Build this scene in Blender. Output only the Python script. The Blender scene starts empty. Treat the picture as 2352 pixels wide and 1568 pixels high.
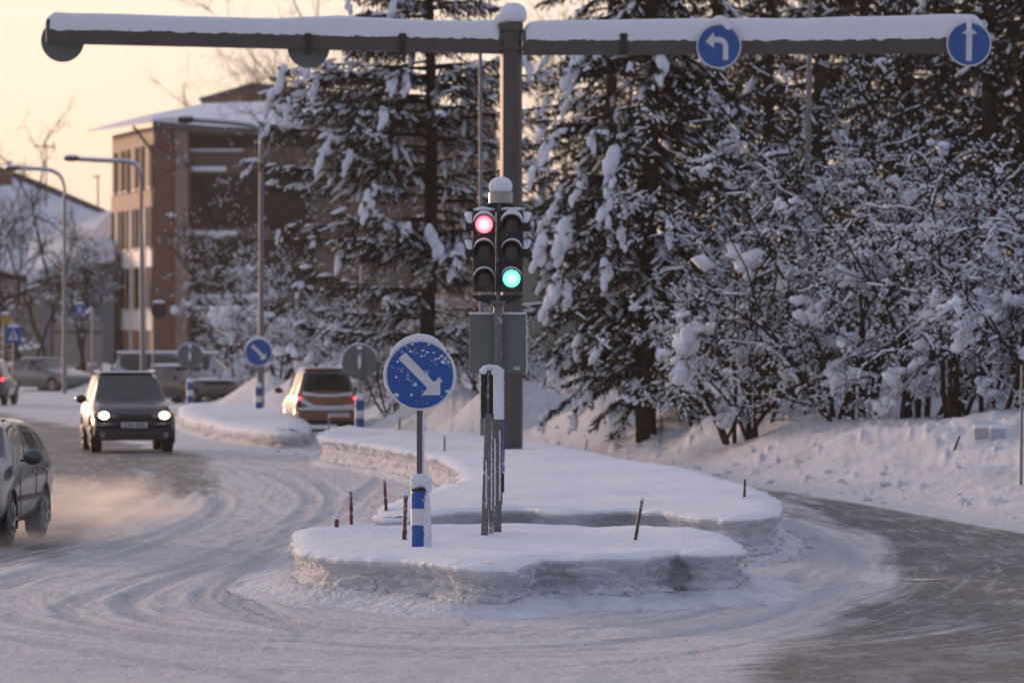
import bpy, bmesh, math, random
import numpy as np
from mathutils import Vector, Matrix, geometry
C = bpy.context.scene.collection
SC = bpy.context.scene
R = math.radians
# ------------------------------------------------------------------ camera, sky, sun, exposure
HC = 2.5            # camera height above the road
F = 13067.0         # focal length expressed in the 2352 px wide measuring grid
H0 = 752.0          # horizon row in that grid
cam = bpy.data.cameras.new('camera'); co = bpy.data.objects.new('camera', cam); C.objects.link(co)
co.location = (0, 0, HC); co.rotation_euler = (R(90), 0, 0)
cam.lens = 200; cam.sensor_width = 36; cam.shift_y = -(784 - H0) / 2352
cam.clip_start = 1; cam.clip_end = 20000
cam.dof.use_dof = True; cam.dof.focus_distance = 54.5; cam.dof.aperture_fstop = 4.0
SC.camera = co
SUN_AZ = -31.0      # degrees from straight ahead, negative = to the left
SUN_EL = 5.0
w = bpy.data.worlds.new('World'); SC.world = w; w.use_nodes = True
nt = w.node_tree
bg = nt.nodes['Background']; sky = nt.nodes.new('ShaderNodeTexSky')
sky.sky_type = 'NISHITA'; sky.sun_disc = False
sky.sun_elevation = R(SUN_EL); sky.sun_rotation = R(SUN_AZ)
sky.air_density = 1.0; sky.dust_density = 1.5; sky.ozone_density = 1.2
# thin high haze: the air near the horizon is pale cream, bluer overhead
geo = nt.nodes.new('ShaderNodeTexCoord'); sep = nt.nodes.new('ShaderNodeSeparateXYZ'); nt.links.new(geo.outputs['Generated'], sep.inputs[0])
ramp = nt.nodes.new('ShaderNodeValToRGB'); nt.links.new(sep.outputs['Z'], ramp.inputs[0]); cr = ramp.color_ramp
cr.elements[0].position = 0.0; cr.elements[0].color = (2.75, 2.1, 1.78, 1)
cr.elements[1].position = 1.0; cr.elements[1].color = (1.35, 1.4, 1.8, 1)
for p_, c_ in ((.055, (3.0, 2.5, 2.22)), (.16, (2.9, 2.5, 2.4)), (.40, (1.75, 1.65, 1.95))):
    e_ = cr.elements.new(p_); e_.color = (*c_, 1)
def wnode(op, a_, b_=None, vec=False):
    n_ = nt.nodes.new('ShaderNodeVectorMath' if vec else 'ShaderNodeMath'); n_.operation = op
    for i_, v_ in enumerate((a_, b_)):
        if v_ is None: continue
        if hasattr(v_, 'is_linked'): nt.links.new(v_, n_.inputs[i_])
        else: n_.inputs[i_].default_value = v_
    return n_
dt = wnode('DOT_PRODUCT', geo.outputs['Generated'], (math.sin(R(SUN_AZ)), math.cos(R(SUN_AZ)), 0), True)
fz = nt.nodes.new('ShaderNodeMapRange'); nt.links.new(dt.outputs['Value'], fz.inputs[0]); fz.inputs[1].default_value = -.9; fz.inputs[2].default_value = .85
anti = nt.nodes.new('ShaderNodeMix'); anti.data_type = 'RGBA'; nt.links.new(fz.outputs[0], anti.inputs[0]); anti.inputs[6].default_value = (.92, 1.02, 1.45, 1); nt.links.new(ramp.outputs[0], anti.inputs[7])
wm = nt.nodes.new('ShaderNodeMix'); wm.data_type = 'RGBA'; wm.inputs[0].default_value = .93
nt.links.new(sky.outputs['Color'], wm.inputs[6]); nt.links.new(anti.outputs[2], wm.inputs[7])
nt.links.new(wm.outputs[2], bg.inputs['Color']); bg.inputs['Strength'].default_value = 0.15
sl = bpy.data.lights.new('sun', 'SUN'); sl.energy = 1.25; sl.angle = R(6.0); sl.color = (1.0, 0.64, 0.42)
so = bpy.data.objects.new('sun', sl); C.objects.link(so)
sd = Vector((math.sin(R(SUN_AZ)) * math.cos(R(SUN_EL)), math.cos(R(SUN_AZ)) * math.cos(R(SUN_EL)), math.sin(R(SUN_EL))))
so.rotation_euler = sd.to_track_quat('Z', 'Y').to_euler()
SC.view_settings.view_transform = 'Standard'; SC.view_settings.look = 'None'
SC.view_settings.exposure = 1.2; SC.view_settings.gamma = 1.0
SC.cycles.max_bounces = 6; SC.cycles.volume_bounces = 0; SC.cycles.transparent_max_bounces = 6

# ------------------------------------------------------------------ helpers
def P(px, py, Y): return Vector(((px - 1176) / F * Y, Y, HC + (H0 - py) / F * Y))
def GY(py, g=0.0): return F * (HC - g) / (py - H0)
def G(px, py, g=0.0): return P(px, py, GY(py, g))
def S(Y): return F / Y

def _h(ix, iy, seed):
    n = (ix.astype(np.int64) * 374761393 + iy.astype(np.int64) * 668265263 + seed * 1442695041) & 0xffffffff
    n = ((n ^ (n >> 13)) * 1274126177) & 0xffffffff
    return ((n ^ (n >> 16)) & 0xffffff) / float(0xffffff)
def vnoise(x, y, seed=0):
    x = np.asarray(x, float); y = np.asarray(y, float)
    ix = np.floor(x); iy = np.floor(y); fx = x - ix; fy = y - iy
    fx = fx * fx * (3 - 2 * fx); fy = fy * fy * (3 - 2 * fy)
    a = _h(ix, iy, seed); b = _h(ix + 1, iy, seed); c = _h(ix, iy + 1, seed); d = _h(ix + 1, iy + 1, seed)
    return (a * (1 - fx) + b * fx) * (1 - fy) + (c * (1 - fx) + d * fx) * fy
def fbm(x, y, oc=4, seed=0, g=.5):
    s = 0; a = 1; t = 0
    for o in range(oc):
        s = s + a * vnoise(np.asarray(x) * 2 ** o, np.asarray(y) * 2 ** o, seed + o * 17); t += a; a *= g
    return s / t - .5
def sstep(a, b, x):
    t = np.clip((np.asarray(x, float) - a) / (b - a), 0, 1); return t * t * (3 - 2 * t)

# ---- materials
MATS = {}
def mat(name, col, rough=.6, metal=0., bump=0., bscale=20., var=0., vscale=3., spec=.5, emis=None, estr=0., trans=0., coat=0.,
        bdist=.01, stretch=(1, 1, 1), sss=0.):
    if name in MATS: return MATS[name]
    m = bpy.data.materials.new(name); m.use_nodes = True; n = m.node_tree; b = n.nodes['Principled BSDF']
    b.inputs['Base Color'].default_value = (*col, 1); b.inputs['Roughness'].default_value = rough
    b.inputs['Metallic'].default_value = metal; b.inputs['Specular IOR Level'].default_value = spec
    if coat: b.inputs['Coat Weight'].default_value = coat; b.inputs['Coat Roughness'].default_value = .05
    if emis: b.inputs['Emission Color'].default_value = (*emis, 1); b.inputs['Emission Strength'].default_value = estr
    if trans: b.inputs['Transmission Weight'].default_value = trans
    if sss:
        b.inputs['Subsurface Weight'].default_value = sss; b.inputs['Subsurface Radius'].default_value = (.1, .12, .16); b.inputs['Subsurface Scale'].default_value = .3
    tc = n.nodes.new('ShaderNodeTexCoord'); mp = n.nodes.new('ShaderNodeMapping'); mp.inputs['Scale'].default_value = stretch
    n.links.new(tc.outputs['Object'], mp.inputs['Vector'])
    if bump:
        t = n.nodes.new('ShaderNodeTexNoise'); t.inputs['Scale'].default_value = bscale; t.inputs['Detail'].default_value = 6
        n.links.new(mp.outputs[0], t.inputs['Vector'])
        bp = n.nodes.new('ShaderNodeBump'); bp.inputs['Strength'].default_value = bump; bp.inputs['Distance'].default_value = bdist
        n.links.new(t.outputs['Fac'], bp.inputs['Height']); n.links.new(bp.outputs[0], b.inputs['Normal'])
    if var:
        t = n.nodes.new('ShaderNodeTexNoise'); t.inputs['Scale'].default_value = vscale; t.inputs['Detail'].default_value = 5
        n.links.new(mp.outputs[0], t.inputs['Vector'])
        r = n.nodes.new('ShaderNodeMapRange'); r.inputs[1].default_value = .3; r.inputs[2].default_value = .7
        r.inputs[3].default_value = 1 - var; r.inputs[4].default_value = 1 + var; n.links.new(t.outputs['Fac'], r.inputs[0])
        mx = n.nodes.new('ShaderNodeVectorMath'); mx.operation = 'SCALE'; mx.inputs[0].default_value = col
        n.links.new(r.outputs[0], mx.inputs['Scale']); n.links.new(mx.outputs[0], b.inputs['Base Color'])
    MATS[name] = m; return m

def frosted(name, col, rough=.5, metal=0., amount=.5, scale=18., spots=False):
    """a painted or metal surface with grains of frost and snow stuck to it"""
    if name in MATS: return MATS[name]
    m = mat(name, col, rough, metal); n = m.node_tree; b = n.nodes['Principled BSDF']
    tc = n.nodes.new('ShaderNodeTexCoord'); t = n.nodes.new('ShaderNodeTexNoise'); t.inputs['Scale'].default_value = scale
    t.inputs['Detail'].default_value = 8; t.inputs['Roughness'].default_value = .75
    n.links.new(tc.outputs['Object'], t.inputs['Vector'])
    t2 = n.nodes.new('ShaderNodeTexNoise'); t2.inputs['Scale'].default_value = scale * .22; t2.inputs['Detail'].default_value = 2
    n.links.new(tc.outputs['Object'], t2.inputs['Vector'])
    ad = n.nodes.new('ShaderNodeMath'); ad.operation = 'ADD'; n.links.new(t.outputs['Fac'], ad.inputs[0]); n.links.new(t2.outputs['Fac'], ad.inputs[1])
    r = n.nodes.new('ShaderNodeMapRange'); r.inputs[1].default_value = 1.5 - amount; r.inputs[2].default_value = 1.5 - amount + (.06 if spots else .25)
    n.links.new(ad.outputs[0], r.inputs[0])
    mx = n.nodes.new('ShaderNodeMix'); mx.data_type = 'RGBA'; mx.inputs[6].default_value = (*col, 1); mx.inputs[7].default_value = (.75, .77, .8, 1)
    n.links.new(r.outputs[0], mx.inputs[0]); n.links.new(mx.outputs[2], b.inputs['Base Color'])
    bp = n.nodes.new('ShaderNodeBump'); bp.inputs['Strength'].default_value = .5; bp.inputs['Distance'].default_value = .006
    n.links.new(r.outputs[0], bp.inputs['Height']); n.links.new(bp.outputs[0], b.inputs['Normal'])
    return m

SNOW = mat('snow', (.80, .82, .86), .75, bump=.8, bscale=22, bdist=.022, spec=.08, stretch=(1, .6, 1))
SNOWF = mat('snow_far', (.76, .80, .87), .85, spec=.04)
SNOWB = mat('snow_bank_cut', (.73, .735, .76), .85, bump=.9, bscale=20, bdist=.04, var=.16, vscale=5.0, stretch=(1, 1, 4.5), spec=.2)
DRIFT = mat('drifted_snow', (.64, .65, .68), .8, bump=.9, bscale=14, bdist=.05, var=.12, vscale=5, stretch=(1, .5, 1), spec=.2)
FROST = mat('frost', (.78, .80, .84), .8, bump=.9, bscale=90, bdist=.01, spec=.2)
STEEL = frosted('galvanised_steel', (.16, .16, .165), .5, .6, .42, 25)
DKSTEEL = mat('grey_painted_steel', (.070, .061, .055), .5, .1, var=.12, vscale=2.5, bump=.1, bscale=60)
POLEG = mat('pole_grey', (.20, .20, .21), .5, .3)
BLUE = frosted('sign_blue', (.008, .080, .33), .35, 0, .32, 46, True)
BLUEF = mat('sign_blue_far', (.012, .085, .30), .4, var=.1)
WHITE = mat('sign_white', (.62, .63, .64), .45, var=.06, vscale=30)
BACK = mat('sign_back_grey', (.125, .15, .135), .6, var=.08, vscale=6, bump=.1)
BLACK = frosted('black_plastic', (.012, .012, .013), .4, 0, .30, 60)
BLACKC = mat('black_clean', (.012, .011, .012), .5)

# ---- meshes
def mesh_np(name, v, f):
    v = np.ascontiguousarray(v, dtype=np.float32); f = np.ascontiguousarray(f, dtype=np.int32); k = f.shape[1]
    me = bpy.data.meshes.new(name); me.vertices.add(len(v)); me.vertices.foreach_set('co', v.ravel())
    me.loops.add(f.size); me.loops.foreach_set('vertex_index', f.ravel())
    me.polygons.add(len(f)); me.polygons.foreach_set('loop_start', np.arange(0, f.size, k, dtype=np.int32))
    me.polygons.foreach_set('loop_total', np.full(len(f), k, dtype=np.int32)); me.update(calc_edges=True); me.validate(); return me
def put(name, me, m, parent=None, smooth=True):
    o = bpy.data.objects.new(name, me); C.objects.link(o)
    if m is not None and len(me.materials) == 0: me.materials.append(m)
    if smooth: me.shade_smooth()
    if parent is not None: o.parent = parent
    return o
def tag(o, label, cat, group=None):
    o['label'] = label; o['category'] = cat
    if group: o['group'] = group
    return o
def thing(name, label, cat, loc=(0, 0, 0), rz=0., group=None):
    o = bpy.data.objects.new(name, None); C.objects.link(o); o.location = loc; o.rotation_euler = (0, 0, rz); o.empty_display_size = .3
    return tag(o, label, cat, group)
def struct(o, kind='structure'): o['kind'] = kind; return o
def copy_tree(o, parent=None):
    c = o.copy(); C.objects.link(c)
    if parent is not None: c.parent = parent
    for ch in list(o.children): copy_tree(ch, c)
    return c

class MB:
    """collects shapes into one mesh"""
    def __init__(s): s.v = []; s.f = []
    def add(s, vs, fs):
        n = len(s.v); s.v += [tuple(p) for p in vs]; s.f += [tuple(i + n for i in f) for f in fs]; return s
    def box(s, a, b, rz=0, piv=None):
        x0, y0, z0 = a; x1, y1, z1 = b
        vs = [Vector(p) for p in ((x0, y0, z0), (x1, y0, z0), (x1, y1, z0), (x0, y1, z0), (x0, y0, z1), (x1, y0, z1), (x1, y1, z1), (x0, y1, z1))]
        if rz:
            pv = Vector(piv or ((x0 + x1) / 2, (y0 + y1) / 2, 0)); M = Matrix.Rotation(rz, 3, 'Z'); vs = [M @ (p - pv) + pv for p in vs]
        return s.add(vs, [(0, 3, 2, 1), (4, 5, 6, 7), (0, 1, 5, 4), (1, 2, 6, 5), (2, 3, 7, 6), (3, 0, 4, 7)])
    def tube(s, pts, r, n=10, cap=True):
        pts = [Vector(p) for p in pts]; rs = r if isinstance(r, (list, tuple)) else [r] * len(pts)
        up = None; vs = []
        for i, p in enumerate(pts):
            t = (pts[min(i + 1, len(pts) - 1)] - pts[max(i - 1, 0)]).normalized()
            if up is None: up = t.orthogonal().normalized()
            up = (up - t * up.dot(t)).normalized(); q = t.cross(up)
            for k in range(n):
                a = 2 * math.pi * k / n; vs.append(p + (up * math.cos(a) + q * math.sin(a)) * rs[i])
        fs = []
        for i in range(len(pts) - 1):
            for k in range(n): fs.append((i * n + k, i * n + (k + 1) % n, (i + 1) * n + (k + 1) % n, (i + 1) * n + k))
        if cap:
            m_ = (len(pts) - 1) * n; fs += [tuple(range(n))[::-1], tuple(m_ + k for k in range(n))]
        return s.add(vs, fs)
    def cyl(s, p0, p1, r0, r1=None, n=20): return s.tube([p0, p1], [r0, r0 if r1 is None else r1], n)
    def prism(s, poly, y0, y1, c=(0, 0), sc=1.):
        """polygon in x,z extruded from y0 (front) to y1"""
        n = len(poly); vs = [(c[0] + x * sc, y0, c[1] + z * sc) for x, z in poly] + [(c[0] + x * sc, y1, c[1] + z * sc) for x, z in poly]
        return s.add(vs, [tuple(range(n)), tuple(range(2 * n - 1, n - 1, -1))] + [(i, i + n, (i + 1) % n + n, (i + 1) % n) for i in range(n)])
    def blob(s, c, rx, ry, rz_, seed=0, amp=.12, nu=14, nv=9, flat=0., tilt=0., fr=2.5):
        rnd = np.random.RandomState(abs(int(seed))); ox, oy = rnd.rand(2) * 50; vs = []; fs = []
        for j in range(nv + 1):
            ph = math.pi * j / nv
            for i in range(nu):
                th = 2 * math.pi * i / nu
                d = 1 + amp * 2 * float(fbm(ox + fr * math.cos(th) * math.sin(ph) + 7, oy + fr * math.sin(th) * math.sin(ph) + fr * math.cos(ph), 3))
                x = math.cos(th) * math.sin(ph) * d * rx; y = math.sin(th) * math.sin(ph) * d * ry; z = math.cos(ph) * d * rz_
                if z < -flat * rz_ and flat: z = -flat * rz_
                if tilt: x, z = x * math.cos(tilt) - z * math.sin(tilt), x * math.sin(tilt) + z * math.cos(tilt)
                vs.append((c[0] + x, c[1] + y, c[2] + z))
        for j in range(nv):
            for i in range(nu): fs.append((j * nu + i, (j + 1) * nu + i, (j + 1) * nu + (i + 1) % nu, j * nu + (i + 1) % nu))
        return s.add(vs, fs)
    def build(s, name, m, parent=None, smooth=False, bevel=0., ang=40):
        me = bpy.data.meshes.new(name); me.from_pydata(s.v, [], s.f); me.validate()
        b = bmesh.new(); b.from_mesh(me); bmesh.ops.recalc_face_normals(b, faces=b.faces); b.to_mesh(me); b.free()
        o = put(name, me, m, parent, False)
        if bevel:
            md = o.modifiers.new('bevel', 'BEVEL'); md.width = bevel; md.segments = 2; md.limit_method = 'ANGLE'
        if smooth:
            me.shade_smooth(); me.set_sharp_from_angle(angle=R(ang))
        return o

# ------------------------------------------------------------------ terrain: road, ruts and ploughed banks
def world_poly(pts, g=0.): return np.array([[G(x, y, g).x, G(x, y, g).y] for x, y in pts])
def smooth_curve(p, n=16, closed=False):
    p = np.asarray(p, float); m = len(p); out = []
    rng = range(m if closed else m - 1)
    for i in rng:
        a = p[(i - 1) % m] if closed or i > 0 else p[0]; b = p[i]; c = p[(i + 1) % m]; d = p[(i + 2) % m] if closed or i + 2 < m else p[-1]
        for k in range(n):
            t = k / n; out.append(.5 * ((2 * b) + (c - a) * t + (2 * a - 5 * b + 4 * c - d) * t * t + (3 * b - a - 3 * c + d) * t ** 3))
    if not closed: out.append(p[-1])
    return np.array(out)
def curve_coords(x, y, cv):
    """signed distance to a polyline, arc length along it"""
    best = np.full(x.shape, 1e9); arc = np.zeros(x.shape); sg = np.zeros(x.shape); acc = 0
    for i in range(len(cv) - 1):
        ax, ay = cv[i]; bx, by = cv[i + 1]; dx, dy = bx - ax, by - ay; L = math.hypot(dx, dy)
        if L < 1e-6: continue
        t = np.clip(((x - ax) * dx + (y - ay) * dy) / (L * L), 0, 1); d = np.hypot(x - ax - t * dx, y - ay - t * dy)
        m_ = d < best; best = np.where(m_, d, best); arc = np.where(m_, acc + t * L, arc)
        sg = np.where(m_, np.sign(dx * (y - ay) - dy * (x - ax)), sg); acc += L
    return best * sg, arc
def inside(x, y, poly):
    c = np.zeros(x.shape, bool); n = len(poly)
    for i in range(n):
        x1, y1 = poly[i]; x2, y2 = poly[(i + 1) % n]
        if y1 == y2: continue
        c ^= ((y1 > y) != (y2 > y)) & (x < (x2 - x1) * (y - y1) / (y2 - y1) + x1)
    return c
def poly_sd(x, y, poly):
    cl = np.vstack([poly, poly[:1]]); d, a = curve_coords(x, y, cl); return np.where(inside(x, y, poly), -np.abs(d), np.abs(d))

# edge of the ploughed bank behind the road (ground plane points, left far to right near)
EDGE = smooth_curve([(-90, 330), (-40, 262), *world_poly([(60, 897), (200, 906), (330, 916), (430, 933), (560, 955), (640, 965), (700, 975), (800, 1000), (890, 1016), (1000, 1024), (1200, 1032), (1400, 1050), (1600, 1090), (1800, 1119), (2000, 1150), (2352, 1215)]).tolist(), (9.5, 58), (20, 44), (30, 20)], 8)
def gm(px, py, Y, z, rx, ry):   # a mound: peak at pixel row py at depth Y
    p = P(px, py, Y); return (p.x, Y, max(.05, p.z), rx, ry)
MOUNDS = [gm(1940, 928, 104, 0, .8, 2.2), gm(1730, 928, 108, 0, .8, 2.2), gm(1600, 915, 114, 0, .9, 3), gm(1320, 896, 117, 0, 1.0, 2.4), gm(1210, 888, 124, 0, .9, 2.4), gm(1060, 895, 128, 0, 1.0, 2.4), gm(930, 893, 131, 0, 1.1, 2.4),
          gm(860, 915, 133, 0, .7, 2.4), gm(1500, 955, 105, 0, 1.1, 2.0), gm(1130, 935, 123, 0, .8, 1.8), gm(1420, 935, 111, 0, .8, 2.0), gm(560, 850, 173, 0, 1.9, 4), gm(625, 866, 165, 0, 1.7, 3), gm(505, 885, 174, 0, .8, 2.5), gm(665, 880, 157, 0, .8, 2.5), gm(725, 888, 151, 0, .8, 2.5),
          gm(190, 866, 222, 0, 1.5, 3), gm(235, 862, 226, 0, 1.3, 3), gm(140, 884, 219, 0, 1.2, 2.5), gm(320, 858, 260, 0, 3, 6)]
def bank(x, y):
    d, a = curve_coords(x, y, EDGE); d = d                       # positive = behind the edge
    t = sstep(0, 3.4, d + .5 * fbm(a * .8, d * .5, 3, 5))
    far = sstep(150, 190, y)
    base = t * (.74 + .5 * fbm(x * .22, y * .11, 3, 9)) * (1 - .45 * far)
    base = base + sstep(1.0, 8, d) * ((.25 + .38 * sstep(-1, 5, x)) * (1 - far)) * sstep(64, 84, y)
    h = base
    for mx, my, mz, rx, ry in MOUNDS:
        wx = x + 1.1 * fbm(x * .45 + mx, y * .16, 3, 51) * 1.5; wy = y + 3 * fbm(x * .4, y * .2 + my, 3, 52)
        q = ((wx - mx) / (rx * 1.7)) ** 2 + ((wy - my) / (ry * 1.5)) ** 2
        h = np.maximum(h, (mz * np.exp(-q ** .85) + .1 * base) * sstep(-.2, 2.2, d))
    rid = fbm(x * 1.3 + y * .35, y * .25 - x * .3, 4, 21)
    h = h + t * .50 * rid + t * .09 * fbm(x * 2.2 + y * .5, y * .6, 4, 33) + t * .03 * fbm(x * 9, y * 3, 3, 36) - t * .16 * np.clip(vnoise(x * .9 + y * .3, y * .3, 35) - .6, 0, 1)
    lump = np.clip(vnoise(x * 4.5, y * 2.6, 44) - .82, 0, 1) * 5
    h = h + sstep(-.3, .6, d) * (1 - sstep(2.5, 6, d)) * .12 * lump
    return np.where(d > -.8, h, 0), d
TR = smooth_curve(world_poly([(560, 1045), (690, 1080), (750, 1135), (700, 1195), (500, 1265), (300, 1325), (215, 1375), (330, 1425), (700, 1465), (1250, 1480), (1750, 1432), (2010, 1350), (2060, 1290), (1960, 1225), (1800, 1170), (1640, 1125)]), 10)
TRACKS = [  # pixel polylines on the road, width m, depth m
 ([(440, 1062), (600, 1085), (690, 1120), (715, 1155), (660, 1205), (520, 1262), (380, 1310), (220, 1365), (150, 1405), (240, 1440), (450, 1465), (700, 1472)], .24, .030),
 ([(480, 1050), (650, 1075), (745, 1115), (765, 1150), (715, 1200), (600, 1250), (450, 1310), (330, 1358), (290, 1395), (370, 1430), (520, 1450), (760, 1462)], .26, .032),
 ([(130, 1250), (280, 1212), (380, 1160), (430, 1130), (470, 1122), (500, 1140), (495, 1168), (430, 1205), (300, 1245), (150, 1290), (0, 1335)], .30, .04),
 ([(470, 1135), (515, 1150), (500, 1180), (440, 1215), (320, 1260), (100, 1320), (0, 1350)], .22, .03),
 ([(800, 1060), (880, 1085), (850, 1120), (770, 1180), (640, 1260), (520, 1330), (470, 1370), (480, 1395), (560, 1420), (700, 1450)], .24, .03),
 ([(690, 1200), (600, 1290), (545, 1340), (530, 1375), (560, 1400), (640, 1425), (820, 1440), (1050, 1445)], .24, .03),
 ([(600, 1350), (585, 1370), (600, 1395), (680, 1430), (860, 1455), (1100, 1455), (1400, 1440), (1640, 1400), (1780, 1352), (1850, 1310)], .22, .035),
 ([(700, 1470), (1000, 1490), (1400, 1475), (1700, 1430), (1880, 1372), (1955, 1320), (1960, 1285), (1900, 1240), (1800, 1195)], .25, .03),
 ([(0, 1410), (120, 1440), (400, 1475), (700, 1495), (1100, 1500), (1400, 1490)], .3, .025),
 ([(0, 1508), (300, 1502), (600, 1490), (800, 1478), (1000, 1470)], .07, .02),
 ([(0, 1540), (300, 1530), (600, 1519), (900, 1512), (1300, 1505)], .07, .02),
 ([(1200, 1530), (1500, 1512), (1750, 1470), (1900, 1420)], .09, .02),
 ([(0, 1460), (180, 1490), (500, 1540), (700, 1580)], .3, .02),
 ([(1720, 1300), (1800, 1290), (1870, 1270), (1860, 1245), (1800, 1215)], .2, .03),
 ([(1720, 1318), (1830, 1312), (1910, 1285), (1890, 1250), (1830, 1215)], .2, .03),
 ([(1730, 1345), (1850, 1330), (1930, 1300), (1925, 1262), (1860, 1225)], .2, .02),
]
LASPH = world_poly([(-120, 940), (0, 950), (180, 985), (330, 1015), (425, 1045), (450, 1068), (420, 1105), (350, 1150), (270, 1195), (180, 1240), (60, 1278), (-120, 1305)])
RASPH = world_poly([(1560, 1092), (1700, 1106), (1800, 1120), (2000, 1158), (2200, 1186), (2400, 1222), (2900, 1260), (3200, 1600), (1520, 1620), (1600, 1530), (1700, 1490), (1830, 1440), (1960, 1370), (1995, 1310), (1975, 1270), (1900, 1215), (1800, 1180), (1640, 1120)])
def ground(x, y):
    hb, d = bank(x, y); road = 1 - sstep(-.6, .2, d)
    sd_, ar = curve_coords(x, y, TR); near = np.exp(-np.abs(sd_) / 25)
    flow = fbm(sd_ * 2.2, ar * .10, 4, 61) ; fine = fbm(sd_ * 9, ar * .5, 3, 71)
    multi = fbm(sd_ * 22, ar * .35, 3, 77)
    h = .016 * flow * near + .012 * fine * near + .010 * multi * near + (.010 * fbm(x * 3.0, y * 1.6, 4, 201) + .012 * fbm(x * 9.0, y * 5.0, 3, 205)) * (.5 + 1.2 * sstep(-.05, .2, flow)) + .03 * fbm(x * .5, y * .25, 3, 3)
    rut = np.zeros(x.shape)
    for pts, wd, dp in TRACKS:
        cv = smooth_curve(world_poly(pts), 6); dd, aa = curve_coords(x, y, cv); ad = np.abs(dd)
        prof = -np.exp(-(ad / (wd * .5)) ** 4) + .55 * np.exp(-((ad - wd * .78) / (wd * .22)) ** 2)
        k = .55 + .9 * vnoise(aa * .35, dd * 0 + wd * 31, 8); tread = 1 + .35 * np.sin(aa * 38) * (ad < wd * .45)
        h = h + dp * prof * k * tread * .34; rut = np.maximum(rut, np.exp(-(ad / (wd * .55)) ** 4) * k)
    la = poly_sd(x, y, LASPH); ra = poly_sd(x, y, RASPH); wob = fbm(sd_ * .8, ar * .12, 4, 91)
    ma = np.maximum(sstep(1.2, -.8, la + 1.3 * wob), sstep(.45, -1.0, ra + 1.2 * wob))
    ma = ma * (1 - .55 * sstep(.0, .34, fbm(sd_ * 1.4 + 9, ar * .07, 4, 101))) * (1 - .30 * sstep(-.1, .3, fbm(sd_ * 5 + 9, ar * .15, 4, 103)))
    far = sstep(170, 260, y); ma = np.maximum(ma * (1 - far), 0)
    # tongue of dirty snow further up the left road
    st = np.exp(-((x - (-13 - .02 * (y - 150))) / 3.5) ** 2) * sstep(125, 150, y) * (1 - sstep(200, 215, y)) * .0
    h = h * (1 - .8 * ma)
    h = h * road + hb
    global FLOW; FLOW = (sd_, ar)
    return h, np.clip(ma * road + st, 0, 1), rut * road, d
def gz(x, y): return float(ground(np.array([float(x)]), np.array([float(y)]))[0][0])

py = np.concatenate([np.arange(1660, 1000, -2.6), np.arange(1000, 860, -1.8), np.arange(860, 790, -3), np.array([785, 778, 772, 766, 762, 758, 755, 753.2])])
Ys = np.concatenate([np.array([-20., -5, 5, 12, 20, 27, 32]), F * HC / (py - H0)])
u = np.concatenate([np.array([-3, -1.5, -.8, -.4, -.25, -.17, -.14]), np.arange(-.118, .118, 3.2 / F), np.array([.125, .14, .17, .25, .4, .8, 1.5, 3])])
UU, YY = np.meshgrid(u, Ys); XX = UU * np.maximum(np.abs(YY), 30)
hh, ma, rut, dd = ground(XX.ravel(), YY.ravel()); fsd, far_ = FLOW
nr, nc = UU.shape; idx = np.arange(nr * nc).reshape(nr, nc)
fc = np.stack([idx[:-1, :-1], idx[:-1, 1:], idx[1:, 1:], idx[1:, :-1]], -1).reshape(-1, 4)
def on_terrain(px, row):
    ys = np.linspace(58, 175, 1200); xs = (px - 1176) / F * ys; z = ground(xs, ys)[0]; r_ = H0 + (HC - z) * F / ys
    i = int(np.argmax(r_ <= row)) if (r_ <= row).any() else len(ys) - 1; return Vector((float(xs[i]), float(ys[i]), float(z[i])))
gme = mesh_np('ground', np.stack([XX.ravel(), YY.ravel(), hh], 1), fc)
for nm, arr in (('asphalt', ma), ('rut', rut), ('bankd', np.clip(dd / 4 + .5, 0, 1)), ('flow_across', fsd), ('flow_along', far_)):
    at = gme.attributes.new(nm, 'FLOAT', 'POINT'); at.data.foreach_set('value', np.asarray(arr, dtype=np.float32))

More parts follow.
